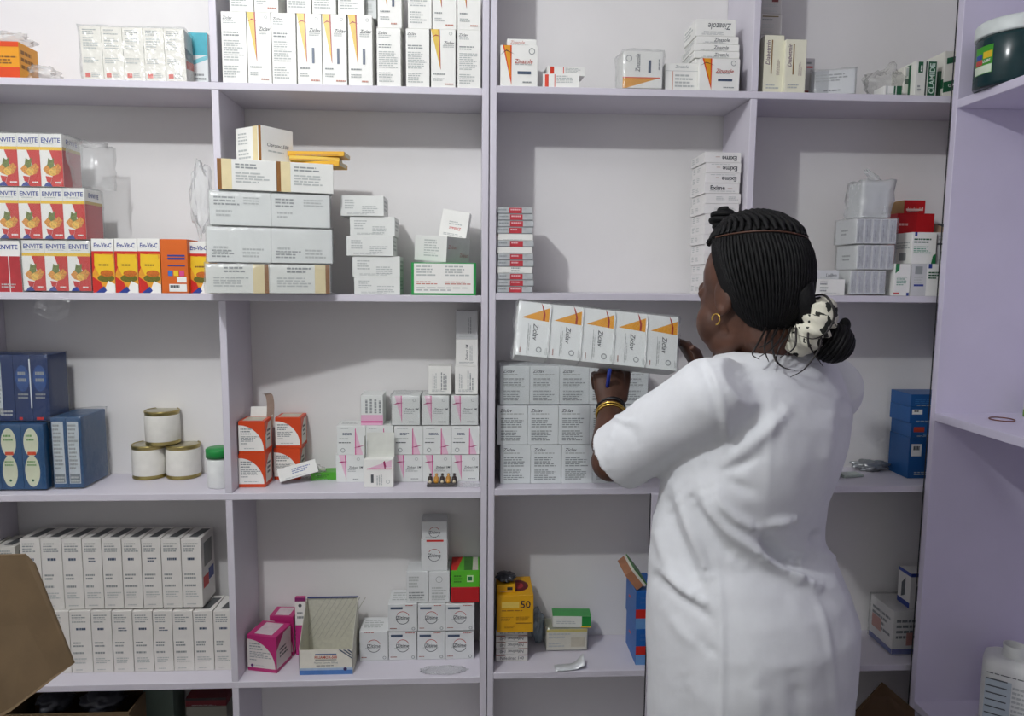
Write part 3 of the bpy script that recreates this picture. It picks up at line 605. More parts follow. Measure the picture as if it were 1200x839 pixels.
# second shelf, fourth bay
_, t = box('small_carton', 'lower small white carton behind the woman\'s head on second shelf', 'box', 957, 989.6, 327, TR[2], {'front': [('l', .1, .6, .4, .85, 2, INKD), ('l', .1, .15, .4, .5, 2, INK)]}, o=.008, dep=.07)
box('small_carton', 'upper small white carton behind the woman\'s head on second shelf', 'box', 957, 983, 316.5, t, {'front': [('t', 'Lodibro', .65, .5, .5, .5, INKD, 0, .2)]}, 'D6D8DA', o=.02, dep=.07)
def d_blist(): return {'front': [('r', .12, .04, .88, .96, mat('C6CACC', .25, metal=.35, var=.2, scale=120)), ('l', .28, .1, .42, .9, 1, INKD, True), ('l', .55, .15, .72, .9, 1, INK, True)], 'left': [('l', .3, .3, .7, .6, 2, INK)]}
_, t = pack('wrapped_blister_pack', 'film-wrapped silver strip pack at the bottom of the right-hand stack', 5, 995, 1037, 317, TR[2]+.003, d_blist, 'DCDEDE', o=.012, dep=.07, haze=.1, group='silver strip packs', seed=51, gl=.8)
_, t = pack('wrapped_blister_pack', 'film-wrapped silver strip pack in the middle of the right-hand stack', 5, 1003, 1047, 287, t, d_blist, 'DCDEDE', o=.012, dep=.11, haze=.1, group='silver strip packs', seed=52, gl=.8)
_, t = pack('wrapped_blister_pack', 'film-wrapped silver strip pack third up in the right-hand stack', 5, 1002, 1050, 256, t, d_blist, 'DCDEDE', o=.012, dep=.11, haze=.1, group='silver strip packs', seed=53, gl=.8)
e, t = pack('wrapped_blister_pack', 'crinkled film pack crowning the silver strip packs', 3, 1009, 1041, 213, t, lambda: {'front': [('l', .1, .06, .9, .12, 1, INK)]}, 'D2D5D6', o=.02, dep=.07, haze=.3, group='silver strip packs', seed=54, gl=.9, amp=.008)
c = U(1034, 205, 1.95); o = crumple('film_tuft', (0, 0, 0), (.03, .012, .008), 61, film_mat(.3, gl=.7, key='tuft'), e, amp=.5); o.rotation_euler = (0, R(35), 0); o.location = (.012, 0, t-e.location.z+.012)
_, t = box('red_carton', 'lower red carton behind the white and green cartons', 'box', 1046, 1089, 250, TR[2], {'front': [('l', .05, .82, .4, .88, 1, mat('E8B0A8', .5, var=0)), ('r', .5, 0, .51, 1, mat('8A1418', .5, var=0))]}, 'C41C22', o=.1, dep=.085)
box('red_carton', 'upper red carton with white lettering and brown side', 'box', 1059, 1084, 234.5, t, {'front': [('r', .1, .2, .9, .5, mat('E6C8C0', .5, var=0)), ('l', .1, .2, .9, .5, 1, CRIM)], 'left': [('r', 0, 0, 1, 1, TAN)]}, 'C41C22', o=.1, dep=.08)
def d_wg(): return {'front': [('r', .1, .88, .2, 1, NAVY), ('l', .08, .62, .8, .8, 2, DGRN), ('l', .08, .3, .85, .55, 4, mat('6FA58A', .5, var=0)), ('p', [(.82, .0), (1, .0), (1, .32), (.88, .26)], GRN)], 'left': [('r', .3, .1, .7, .35, INK), ('l', .1, .45, .9, .7, 3, INKL)]}
_, t = box('medicine_carton', 'white carton with barcode side, bottom of the pair by the side panel', 'box', 1066, 1102, 309, TR[2], {'front': [('r', 0, 0, .5, 1, mat('C9CACB', .5, var=.03)), ('r', .12, .68, .36, .92, INK), ('l', .1, .35, .45, .6, 3, INKL), ('r', .1, .3, .42, .36, NAVY), ('r', .55, .86, .66, 1, NAVY), ('l', .56, .5, .95, .75, 3, DGRN)]}, o=.008, dep=.08)
box('medicine_carton', 'white carton with green corner left of the barcode carton', 'box', 1046.5, 1065.5, 309, TR[2], {'front': [('p', [(.05, 1), (.3, 1), (.28, .8), (.05, .7)], GRN), ('l', .15, .3, .9, .6, 5, mat('7FA592', .5, var=0)), ('r', 0, .05, .35, .1, mat('C24A4A', .5, var=0)), ('r', .8, 0, .95, .1, NAVY)]}, o=.006, dep=.08)
box('medicine_carton', 'white carton with green print lying on the barcode carton', 'box', 1067, 1096, 272, t, d_wg(), o=.012, dep=.08)
box('medicine_carton', 'narrow white carton between side panel and green-printed carton', 'box', 1096.5, 1106, 272, t, {'front': [('r', 0, .6, .8, .66, INKD), ('r', .4, .1, .8, .4, INK), ('l', .1, .7, .8, .9, 2, INKL)]}, 'DADBDA', o=.02, dep=.08)
_, tt = box('brown_carton', 'small tan carton in the corner behind the red cartons', 'box', 1089, 1108, 262, TR[2], {'front': [('p', [(0, 1), (1, 1), (1, .92)], INKD)]}, 'C2A488', o=.12, dep=.06)

# ------------------------------------------------------------------ third shelf, left bay
def off(px, py, base, lo=.003, hi=.19): return min(hi, max(lo, UZ(px, py, base).y-D))
BLU = mat('1F5F92', .35, var=.12, scale=30); BLUD = '0F4A78'
def d_oval(): return {'front': [('e', .42, .72, .34, .22, mat('D8DCC0', .5, var=.05)), ('e', .42, .28, .34, .24, mat('D8DCC0', .5, var=.05)), ('l', .2, .72, .64, .84, 2, mat('6FA05A', .5, var=.1)), ('r', .24, .53, .62, .58, ORG), ('l', .2, .34, .62, .44, 2, mat('7FA56A', .5, var=.1)), ('c', .42, .14, .06, DGRN)]}
def d_strip(): return {'front': [('r', .06, .06, .82, .94, mat('C6CED2', .5, var=.1)), ('r', .1, .07, .78, .2, mat('7A8288', .5, var=.1)), ('l', .12, .24, .76, .9, 12, INK)]}
o1 = off(40, 575, TL[3])
XB = PX((XL+.012, D+o1, TL[3]))[0]
_, tA = pack('blue_carton_pack', 'blue cartons with pale figure-eight labels at the left edge', 3, XB, 55, 497, TL[3]+.003, d_oval, BLUD, o=o1, dep=.12, haze=.0, seed=71)
def d_topblue(i): return {'front': [('r', .0, .1, .3, .9, mat('C6CED2', .5, var=.1)), ('l', .02, .25, .28, .85, 10, INK), ('r', .02, .1, .28, .2, INK)]} if i == 1 else {'front': [('e', .5, .65, .4, .2, mat('2A4F8A', .4, var=.2, scale=60)), ('l', .25, .55, .75, .75, 2, INK), ('l', .2, .32, .8, .42, 2, INK), ('r', .92, .2, 1, .94, mat('D5DCE0', .5, var=0)) if i == 2 else ('r', .4, .02, .6, .06, CRIM), ('r', .2, .02, .4, .06, CRIM)]}
pack('blue_carton_pack', 'dark blue cartons with a white strip, upper pack at the left edge', 4, PX((XL+.012, D+o1+.025, tA))[0], 60, 416, tA, d_topblue, '0F2F60', o=o1+.025, dep=.09, haze=.0, seed=72)
pack('blue_carton_pack', 'film-wrapped blue pack with two barcode strips beside the tins', 2, 63.5, 99, 489, TL[3]+.003, d_strip, BLUD, o=off(80, 573, TL[3]), dep=.13, haze=.02, seed=73, gl=.8, amp=.005, rz=0)
def tin(x, yb, base, yt, lab, o):
    Y = D+o+.045; X = SX(x, Y, base); r = .0455; h = SZ(yt, X, Y-.03)-base
    e = empty('tin', (X, Y, base)); tag(e, lab, 'tin', 'white labelled tins'); g = mat('A99A62', .28, metal=.85, var=.1)
    bm = bmesh.new(); lathe(bm, [(0, .0), (r-.002, 0), (r+.001, .002), (r+.001, .004), (r, .006), (r, h-.008), (r+.001, h-.006), (r+.0015, h-.002), (r-.001, h), (r-.003, h-.003), (0, h-.003)], 40); bm_obj('can_body', bm, g, e, None)
    bm = bmesh.new(); lathe(bm, [(r+.0004, .011), (r+.0008, .012), (r+.0008, h-.013), (r+.0004, h-.012)], 40); bm_obj('paper_label', bm, mat('E4E2DA', .6, var=.04), e, None)
    bm = bmesh.new(); lathe(bm, [(0, h-.0025), (r-.004, h-.0025), (r-.006, h-.0015), (0, h-.0015)], 40); bm_obj('lid', bm, mat('B8B29A', .3, metal=.7, var=.1), e, None)
    return base+h+.0006
oT = off(176, 563, TL[3])
t = tin(176.5, 563, TL[3], 522, 'white labelled tin, lower left of the three', oT)
t = tin(216, 563, TL[3], 522, 'white labelled tin, lower right of the three', oT)
tin(191.5, 522, t, 482, 'white labelled tin stacked on the two others', oT)
e = empty('pill_bottle', (SX(258, D+.07, TL[3]), D+.07, TL[3])); tag(e, 'white bottle with green screw cap behind the divider', 'bottle')
bm = bmesh.new(); lathe(bm, [(0, 0), (.03, 0), (.032, .003), (.032, .075), (.028, .082), (0, .082)]); bm_obj('bottle_body', bm, mat('E6E8E6', .35), e, None)
bm = bmesh.new(); lathe(bm, [(0, .0825), (.034, .0825), (.034, .104), (.031, .107), (0, .107)]); bm_obj('cap', bm, mat('128A3C', .4), e, None)

# third shelf, second bay
ocol = 'D8481A'
o1 = off(296, 571, TL[3]); o2 = o1+.075
_, t1 = box('orange_carton', 'orange and white carton, lower front of the four by the divider', 'box', 280, 311.5, 532, TL[3], d_orange(), ocol, o=o1, dep=.07, group='orange and white cartons')
_, t2 = box('orange_carton', 'orange and white carton, lower back of the four by the divider', 'box', 321.5, 352, 525.5, TL[3], d_orange(), ocol, o=o2, dep=.07, group='orange and white cartons')
b, t3 = box('orange_carton', 'orange and white carton, upper front with its lid open', 'box', 280, 311, 493.5, t1, d_orange(), ocol, o=o1, dep=.07, group='orange and white cartons')
bm = bmesh.new(); add_box(bm, -.03, .03, -.0006, .0006, 0, .028); f_ = bm_obj('open_flap', bm, mat(WHITE, .5), b); f_.location = (.008, .033, b.dimensions.z); f_.rotation_euler.x = R(-12)
bm = bmesh.new(); P = [Vector((.03, .03, b.dimensions.z-.03)), Vector((.034, .032, b.dimensions.z+.03)), Vector((.03, .03, b.dimensions.z+.062)), Vector((.018, .02, b.dimensions.z+.066))]
P = smooth_path(P, 4); w_ = .009
vs = [[bm.verts.new(p+Vector((s_*w_, s_*.004, 0))) for s_ in (-1, 1)] for p in P]
for a, c_ in zip(vs, vs[1:]): bm.faces.new((a[0], a[1], c_[1], c_[0]))
f_ = bm_obj('leaflet', bm, mat('A08A7C', .6, var=.1), b)
box('orange_carton', 'orange and white carton, upper back of the four by the divider', 'box', 323, 353.5, 489, t2, d_orange(), ocol, o=o2, dep=.07, group='orange and white cartons')
p = UZ(350, 569, TL[3])
b = make_carton('medicine_carton', .105, .03, .036, WHITE, {'front': [('l', .35, .3, .9, .75, 3, mat('8A94B8', .5, var=0))]}); b.location = (p.x-.004, p.y+.03, TL[3]+.0165); b.rotation_euler = (R(-14), R(-13), R(14)); tag(b, 'small white carton tipped in front of the orange cartons', 'box')
o = crumple('blister_film', (p.x+.012, p.y+.058, TL[3]+.026), (.05, .012, .018), 81, film_mat(.35, 'D8D4CC', .5, 'blister'), amp=.35); tag(o, 'crinkled clear blister film resting on the tipped white carton', 'plastic')
p = UZ(378, 564, TL[3]); b = make_carton('green_packet', .075, .05, .022, '4FA62A', {'front': [('l', .2, .3, .8, .7, 2, mat('3A7A2A', .5, var=0))]}); b.location = (p.x, p.y+.035, TL[3]); b.rotation_euler.z = R(10); tag(b, 'bright green packet lying beside the pink-striped cartons', 'box')
oP = off(480, 564.6, TL[3]); PC = 'E4E7E4'; GP = 'pink-striped cartons'
tops = []
for i, (a, c_) in enumerate(((394, 427), (428, 461), (461.5, 495), (495, 529), (529, 561.5))):
    _, t = box('pink_striped_carton', 'pink-striped white carton, %s from the left in the bottom tier' % ORD[i], 'box', a, c_, 533, TL[3], d_pink(False), PC, o=oP, dep=.08, group=GP); tops.append(t)
t2s = []
for i, (a, c_) in enumerate(((395, 429), (429, 461.5), (462, 496), (496, 529), (529, 562))):
    _, t = box('pink_striped_carton', 'pink-striped white carton, %s from the left in the second tier' % ORD[i], 'box', a, c_, 499, max(tops), d_pink(True), PC, o=oP, dep=.08, group=GP); t2s.append(t)
T2 = max(t2s); t3s = []
for i, (a, c_) in enumerate(((459, 492.5), (494, 526.5), (528, 560.5))):
    e, t = pack('pink_striped_carton', 'film-wrapped pink-striped carton, %s from the left in the third tier' % ORD[i], 1, a, c_, 463.6, T2+.001, lambda: d_pink(False), PC, o=oP, dep=.08, group=GP, haze=.05, seed=90+i); t3s.append(t)
box('pink_striped_carton', 'white carton with pink base band standing alone on the second tier', 'box', 423, 449, 463, T2, {'front': [('r', 0, 0, 1, .34, mat('E6B4CE', .4, var=0)), ('r', 0, .08, 1, .14, PINK), ('l', .1, .4, .92, .95, 4, INK, True)], 'left': [('r', 0, 0, 1, 1, mat('C8BEB8', .5, var=.05))]}, PC, o=oP+.01, dep=.08, group=GP)
def d_vert(k): return {'front': [('l', .15, .2, .35, .8, 3, INKL, True), ('l', .5, .15, .8, .85, 3, INK, True)]}
T3 = max(t3s)
box('small_white_carton', 'small white carton, left one on the third pink-striped tier', 'box', 502, 529, 429, T3, d_vert(0), o=oP+.01, dep=.06)
_, t = box('small_white_carton', 'small white carton by the upright, on the third pink-striped tier', 'box', 533, 560, 429, T3, d_vert(1), o=oP+.01, dep=.06)
_, t = box('small_white_carton', 'small white carton, second from the top of the column by the upright', 'box', 534, 560, 397.5, t, {'front': [('t', 'Zinbact 1M', .5, .5, .12, .6, INKD, 90, .2), ('l', .6, .2, .75, .8, 2, INKL, True)]}, o=oP+.01, dep=.06)
box('small_white_carton', 'grey-white carton at the top of the column by the upright', 'box', 534, 560, 364, t, {'front': [('l', .5, .2, .7, .8, 2, INK, True)]}, 'CDCFCF', o=oP+.01, dep=.06, rough=.2)
# open carton in front
oO = off(444, 571, TL[3], .001)
b, t = box('open_carton', 'white carton with its blank lid flipped open before the pink-striped cartons', 'box', 426.5, 461, 538, TL[3], {'front': [('p', [(.1, .66), (.95, .72), (.95, .97)], mat('E7BFD2', .4, var=0)), ('r', .1, .64, .95, .68, PINK), ('p', [(.66, .9), (.72, .95), (.76, .75), (.72, .62)], mat('A02860', .4, var=0)), ('r', .24, .16, .33, .46, INKD), ('l', .4, .08, .62, .58, 3, INKL, True), ('o', .82, .2, .07, .02, 0, 360, INKL)]}, o=oO, dep=.03)
bw = b.dimensions.x; hz = b.dimensions.z
bm = bmesh.new(); add_box(bm, -bw/2+.002, bw/2-.002, -.0007, .0007, 0, .068); f_ = bm_obj('open_lid', bm, mat('DADCD4', .5), b); f_.location = (.003, .012, hz); f_.rotation_euler.x = R(-4)
bm = bmesh.new(); add_box(bm, -.0006, .0006, -.0, .02, 0, .06); f_ = bm_obj('side_flap', bm, mat('B8BAB4', .5), b); f_.location = (-bw/2+.001, -.005, hz); f_.rotation_euler.z = R(0)
# ampoule tray
p = UZ(518, 571, TL[3]); e = empty('ampoule_tray', (p.x, p.y+.018, TL[3])); tag(e, 'small tray of amber ampoules in front of the pink-striped cartons', 'tray')
slab_ = lambda n, *a: slab(n, *a)
slab('tray', -.042, .042, -.016, .016, 0, .006, mat('3A3436', .4), e)
for i in range(5):
    bm = bmesh.new(); x = -.033+i*.0165; prof = [(0, 0), (.0068, .001), (.007, .016), (.004, .021), (.0035, .026), (.0045, .03), (0, .033)]
    lathe(bm, prof, 12); a_ = bm_obj('ampoule', bm, mat('C08A3A' if i % 2 else '3A302E', .15, var=.1), e, None); a_.location = (x, -.012, .0135); a_.rotation_euler.x = R(-62)
    bm = bmesh.new(); lathe(bm, [(0, -.0005), (.0045, -.0005), (.0045, .002), (0, .002)], 10); c_ = bm_obj('ampoule_cap', bm, mat('E8DCC0' if i % 2 == 0 else 'E0A23A', .3), a_, None); c_.location = (0, 0, -.001)
o = crumple('plastic_sheet', (p.x+.075, p.y+.014, TL[3]+.0025), (.05, .02, .004), 83, film_mat(.15, gl=.7, key='sheet'), flat=-.002, amp=.3); tag(o, 'scrap of clear film on the third shelf beside the ampoule tray', 'plastic')

# third shelf, third bay: stock of text-printed cartons
cols = [(582.5, 618), (618, 654), (654, 690.5), (690.5, 727), (727, 759)]
def row(y, base, o, wrap, nm, xo=0):
    tt = []
    for i, (a, c_) in enumerate(cols):
        _, t = box('text_printed_carton', 'white text-printed carton, %s from the upright in the %s tier' % (ORD[i], nm), 'box', a+xo, min(c_+xo, 759), y, base, d_zidback(), 'DFE4E4', o=o, dep=.1, group='text-printed carton stock'); tt.append(t)
    return max(tt)
oZ = off(640, 566.5, TR[3])
t = row(521, TR[3], oZ, 0, 'bottom', 3.5); t = row(475, t+.0005, oZ-.002, 0, 'middle'); t0 = t
X, Y, W, H = place(585.5, 759, 429, t+.003, oZ-.002, .1)
e = empty('wrapped_carton_tier', (X, Y, t+.003)); tag(e, 'shrink-wrapped top tier of white text-printed cartons under the held pack', 'pack')
for i in range(5):
    b = make_carton('carton', W/5-.0006, .1, H, 'DFE4E4', d_zidback(), e); b.location = (-W/2+W/5*(i+.5), 0, 0)
film_box(e, W, .1, H, haze=.06, seed=99, gl=.8, amp=.004)
# third shelf, fourth bay
p = UZ(982, 563, TR[3]); b = make_carton('small_carton', .03, .04, .052, '1C4AA8', {'right': [('r', 0, 0, 1, 1, WHT)], 'front': [('r', 0, .0, .3, .2, CRIM)]}); b.location = (p.x, p.y+.03, TR[3]); b.rotation_euler.z = R(-25); tag(b, 'small blue and white carton just behind the woman on third shelf', 'box')
p = UZ(1000, 560, TR[3]); bm = bmesh.new(); add_box(bm, -.035, .035, -.02, .02, 0, .008); bmesh.ops.bevel(bm, geom=bm.edges[:], offset=.003, segments=2, affect='EDGES'); o = bm_obj('plastic_tray', bm, mat('B9C2BC', .4), None); o.location = (p.x, p.y+.02, TR[3]); o.rotation_euler.z = R(12); tag(o, 'pale plastic tray lying beside the small blue carton', 'tray')
p = UZ(1024, 553, TR[3]); o = crumple('foil_sheet', (p.x, p.y+.02, TR[3]+.016), (.05, .028, .014), 85, mat('A2A6A8', .3, metal=.6, var=.15), amp=.5, flat=-.015); tag(o, 'crumpled silver foil sheet on the third shelf before the blue boxes', 'foil')
zb = TR[3]
for i, (a, y) in enumerate(((1063, 513), (1067, 496), (1065.5, 477), (1067, 462))):
    p = UZ(1075, 556, TR[3])
    _, zb = box('blue_box', '%s blue box from the bottom of the stack by the side panel' % ORD[i], 'box', a, a+48, y, zb, {'front': [('r', .05, .55, .3, .85, WHT), ('l', .1, .6, .28, .8, 1, INKD)] if i in (0, 2) else [('r', .06, .4, .32, .75, mat('B8402A', .5, var=0)), ('l', .3, .1, .9, .3, 1, mat('6A9AC8', .5, var=0))] if i == 1 else [('l', .1, .2, .9, .6, 3, mat('3A74B0', .5, var=0))]}, '1A5490', o=.075, dep=.1, group='blue box stack')

# ------------------------------------------------------------------ fourth shelf, left bay
oW = off(170, 787, TL[4]); xs = [36, 60, 84.6, 110, 134, 158, 181.7, 204.5, 228.6, 252, 275]; tt = []
for i in range(10):
    _, t = box('white_column_carton', 'tall white carton, %s from the left in the bottom shelf\'s lower tier' % ORD[i], 'box', xs[i], xs[i+1]-.4, 716, TL[4], d_whitecol(i not in (4, 6)), 'E2DFDA', o=oW, dep=.1, group='white carton wall'); tt.append(t)
T = max(tt); xs = [28, 52, 76.6, 100, 123, 146, 168.8, 191.5, 215, 238.6]
for i in range(9):
    box('white_column_carton', 'tall white carton, %s from the left in the bottom shelf\'s upper tier' % ORD[i], 'box', xs[i], xs[i+1]-.4, 631.5, T, d_whitecol(i not in (3, 6)), 'E2DFDA', o=oW+.008, dep=.1, group='white carton wall')
for i in range(2):
    p = U(-12+26*i, 690, D+oW+.03); hgt = .178
    b = make_carton('white_column_carton', .052, .09, hgt, 'DDDAD2', d_whitecol()); b.location = (p.x, D+oW+.05+.006*i, T); b.rotation_euler.z = R(0); tag(b, ('leftmost', 'second')[i]+' white carton of the upper tier behind the cardboard flap', 'box', 'white carton wall')
# fourth shelf, second bay
mg = 'B92A72'
def d_mag():
    d = d_orange(); d['front'] = [('p', d['front'][0][1], mat('DCD6D2', .4, var=0))]+d['front'][1:]+[('c', .16, .16, .05, mat('5A2A6A', .4, var=0))]
    d['right'] = [('p', [(.0, .1), (.0, .6), (.5, .95), (.95, .95), (.95, .1)], mat('CFC6C6', .4, var=0)), ('l', .2, .3, .8, .6, 3, INKD)]; d['top'] = [('r', .2, .1, .8, .9, mat('CFC0C4', .5, var=.1))]
    return d
p = UZ(303, 791, TL[4]); b = make_carton('magenta_carton', .088, .085, .105, mg, d_mag()); b.location = (p.x+.016, p.y+.058, TL[4]); b.rotation_euler.z = R(-14); tag(b, 'magenta and white carton nearest the divider on the fourth shelf', 'box', 'magenta cartons')
b = make_carton('magenta_carton', .07, .06, .12, mg, d_mag()); q_ = U(334, 740, D+.16); b.location = (q_.x, D+.166, TL[4]); b.rotation_euler.z = R(-6); tag(b, 'magenta and white carton behind, next to the open display box', 'box', 'magenta cartons')
# open display box
p0 = UZ(351, 791, TL[4]); p1 = UZ(413, 791, TL[4]); wd = p1.x-p0.x; yf = p0.y; dp = .115
if yf+dp > WB-.005: dp = WB-.005-yf
e = empty('display_box', ((p0.x+p1.x)/2, yf+dp/2, TL[4]), (0, 0, R(0))); tag(e, 'open white display box with blue base band and lettered front', 'box')
hf = SZ(762, p0.x, yf)-TL[4]; hb = SZ(699, p0.x, yf+dp)-TL[4]
IN = mat('CFCDBE', .6, var=.06, scale=120); th = .0012
bm = bmesh.new(); add_box(bm, -wd/2, wd/2, -dp/2, -dp/2+th, 0, hf); fp = bm_obj('front_panel', bm, mat('E6E2D6', .45), e)
pr = Print(); pr.face(Vector((-wd/2, -dp/2, 0)), X3*wd, Z3*hf, -Y3, [('r', 0, 0, 1, .18, mat('4A78B8', .45, var=.1)), ('r', 0, .18, 1, .27, mat('A8BCD4', .45, var=.1)), ('r', .3, .8, .7, .84, mat('3A5A9A', .5, var=0)), ('t', 'FLUAMOX-500', .5, .71, .13, .42, mat('C24A3A', .5, var=0), 0, 0), ('r', .3, .59, .7, .61, INKD), ('t', 'Fluamox Capsules 500 mg', .5, .48, .08, .55, INK, 0, 0), ('l', .32, .33, .7, .38, 1, INKD), ('c', .86, .22, .07, mat('3A2A5A', .5, var=0)), ('p', [(.74, 1), (1, .62), (1, .66), (.78, 1)], SLATE), ('p', [(.82, 1), (1, .73), (1, .77), (.86, 1)], SLATE), ('p', [(.9, 1), (1, .84), (1, .88), (.94, 1)], SLATE)], 5); pr.build('printed_panel', fp)
bm = bmesh.new(); add_box(bm, -wd/2, wd/2, dp/2-th, dp/2, 0, hb); bp_ = bm_obj('back_panel', bm, IN, e)
bm = bmesh.new(); add_box(bm, -wd/2, wd/2, dp/2-.005, dp/2-th, hb-.003, hb); bm_obj('top_lip', bm, mat('3A4A8A', .5), e)
bm = bmesh.new(); add_box(bm, -wd/2+th, wd/2-th, -dp/2+th, dp/2-th, 0, th); bm_obj('base', bm, IN, e)
for s_ in (-1, 1):
    bm = bmesh.new(); x = s_*wd/2; pts = [(-dp/2, 0), (dp/2, 0), (dp/2, hb), (dp/2-.02, hb*.97), (-.01, hf*1.75), (-dp/2+.006, hf*1.12), (-dp/2, hf)]
    A = [bm.verts.new((x, a, c_)) for a, c_ in pts]; B = [bm.verts.new((x-s_*th, a, c_)) for a, c_ in pts]
    bm.faces.new(A); bm.faces.new(B[::-1])
    for k in range(len(pts)): bm.faces.new((A[k], A[(k+1) % len(pts)], B[(k+1) % len(pts)], B[k]))
    bm_obj('side_panel', bm, IN, e)
pr = Print()
els = [('p', [(a/9-.25, 0), (a/9-.235, 0), (a/9+.265, 1), (a/9+.25, 1)], mat('BAB8AC', .6, var=0)) for a in range(1, 9)]
pr.face(Vector((-wd/2, dp/2-th, hb*.28)), X3*wd, Z3*hb*.7, -Y3, els, 6); pr.build('printed_lines', bp_)
b, _ = box('magenta_carton', 'tall magenta and white carton standing behind the display box', 'box', 347.5, 359.5, 700, TL[4], {'front': [('r', 0, 0, 1, .52, mat('C02C80', .4, var=0)), ('r', 0, .52, 1, .93, WHT), ('r', 0, .93, 1, 1, mat('8A2A6A', .4, var=0)), ('c', .5, .86, .18, INKD), ('l', .2, .6, .9, .75, 2, INK)]}, mg, o=min(.19, yf+dp-D-.005), dep=.012, group='magenta cartons')
b.location.y = min(b.location.y, WB-.008); b.location.x = e.location.x-wd/2-.021
# ring-logo cartons
oK = off(490, 773, TL[4]); KC = 'DEE0E0'; kt = []
for i, (a, c_) in enumerate(((421.5, 455), (455.5, 488.5), (489, 521.5), (522, 555.5))):
    _, t = box('ring_logo_carton', 'white carton with ring logo, %s from the left in the bottom tier' % ORD[i], 'box', a, c_, 740, TL[4], d_zitime(i > 0), KC, o=oK, dep=.09, group='ring logo cartons'); kt.append(t)
T = max(kt); kt = []
for i, (a, c_) in enumerate(((455, 489), (489.6, 521.8), (522, 556))):
    _, t = box('ring_logo_carton', 'white carton with ring logo, %s from the left in the second tier' % ORD[i], 'box', a, c_, 708, T, d_zitime(True), KC, o=oK-.002, dep=.1, group='ring logo cartons'); kt.append(t)
T = max(kt); kt = []
_, t = box('ring_logo_carton', 'text side of a white carton, left on the third ring-logo tier', 'box', 476.5, 501.8, 670, T, {'front': [('l', .1, .1, .9, .35, 3, INK), ('l', .1, .45, .6, .85, 4, INKL)]}, KC, o=oK+.006, dep=.08, group='ring logo cartons'); kt.append(t)
_, t = box('ring_logo_carton', 'white carton with small ring mark, right on the third ring-logo tier', 'box', 502.3, 527, 670, T, {'front': [('o', .5, .75, .16, .02, 0, 360, INK), ('l', .15, .15, .85, .5, 4, INKL)]}, KC, o=oK+.006, dep=.08, group='ring logo cartons'); kt.append(t)
_, t2 = box('red_carton', 'plain red carton under the green one on the ring-logo tiers', 'box', 528.5, 561.5, 688, T, None, 'B8181E', o=oK+.003, dep=.1)
box('green_carton', 'green carton with white patch stacked on the red carton', 'box', 528.5, 562, 668, t2, {'front': [('r', .56, .3, .78, .7, mat('CFE6B8', .5, var=0)), ('r', .6, .38, .74, .62, GRN), ('l', .1, .2, .45, .7, 3, mat('3A7A1E', .5, var=0))], 'top': [('p', [(.2, 0), (.4, 1), (0, 1), (0, 0)], CRIM), ('p', [(.45, 0), (.75, 0), (.75, 1), (.45, 1)], mat('3F7A30', .5, var=.1)), ('p', [(.75, 0), (.95, 0), (.95, 1), (.78, 1)], mat('C8C6B8', .5, var=.1))]}, '58B82A', o=oK+.003, dep=.1)
T = max(kt)
_, t = box('ring_logo_carton', 'white carton with ring logo, second from the top of the pile', 'box', 493.5, 524.5, 632, T, {'front': [('o', .5, .5, .25, .022, 20, 150, RED), ('o', .5, .5, .25, .022, 160, 340, INKD), ('t', 'Zitime', .5, .5, .13, .5, INKD, 0, .15), ('r', .2, .93, .85, .99, CRIM)], 'left': [('l', .1, .1, .9, .9, 6, INKL)]}, KC, o=oK+.012, dep=.07, group='ring logo cartons')
box('ring_logo_carton', 'white carton with ring logo at the very top of the pile', 'box', 494, 524, 611, t, {'front': [('o', .5, .4, .3, .026, 20, 150, RED), ('o', .5, .4, .3, .026, 160, 340, INKD), ('t', 'Zitime', .5, .4, .17, .5, INKD, 0, .15)]}, KC, o=oK+.012, dep=.07, group='ring logo cartons')
p = UZ(520, 786, TL[4]); o = crumple('plastic_sheet', (p.x, p.y, TL[4]+.003), (.06, .022, .003), 87, film_mat(.12, gl=.8, key='sheet2'), flat=-.0022, amp=.3); tag(o, 'thin clear film lying before the ring logo cartons', 'plastic')

# fourth shelf, third bay
zb = TR[4]; oN = off(600, 774.6, TR[4])
for i, y in enumerate((766.5, 758.5, 750, 742.5, 738)):
    bb, zb = box('thin_carton', '%s thin white carton from the bottom under the yellow box' % ORD[i], 'box', 581, 618.5, y, zb, {'front': [('t', 'Nifedinac 140', .5, .5, .5, .75, INKD, 0 if i == 0 else 180, .1), ('r', .0, .88, .3, 1, mat('8A3A2A', .5, var=0)), ('r', .7, .88, 1, 1, mat('8A3A2A', .5, var=0))]}, 'DAD8D4', o=oN, dep=.095, group='thin lettered cartons', h=.0192)
X, Y, W, H = place(582.5, 625, 697.5, zb, oN-.02, .13)
b = make_carton('yellow_box', W, .13, H, 'E0A60E', {'front': [('r', .12, .66, .6, .82, mat('E8C860', .5, var=0)), ('t', '50', .78, .75, .2, .34, mat('1A2440', .4, var=0), 0, 0), ('l', .12, .56, .9, .6, 1, BRN), ('l', .1, .3, .45, .42, 3, mat('B08018', .5, var=0)), ('l', .52, .3, .9, .42, 3, mat('B08018', .5, var=0)), ('r', .52, .24, .98, .26, BRN), ('l', .2, .1, .5, .18, 2, mat('B08018', .5, var=0))], 'top': [('e', .6, .5, .3, .3, mat('6A1A22', .4, var=.1)), ('e', .6, .5, .16, .16, mat('B03038', .4, var=.1))]}); b.location = (X, Y, zb); tag(b, 'large yellow box with bold number 50 above the thin cartons', 'box')
zt = zb+H+.0004
b, t = box('small_carton', 'small yellow carton on top of the yellow number 50 box', 'box', 582.5, 604, 0, zt, {'front': [('r', .55, .3, .85, .7, mat('2A2A30', .5, var=0))]}, 'E0A812', o=oN, dep=.06, h=.022)
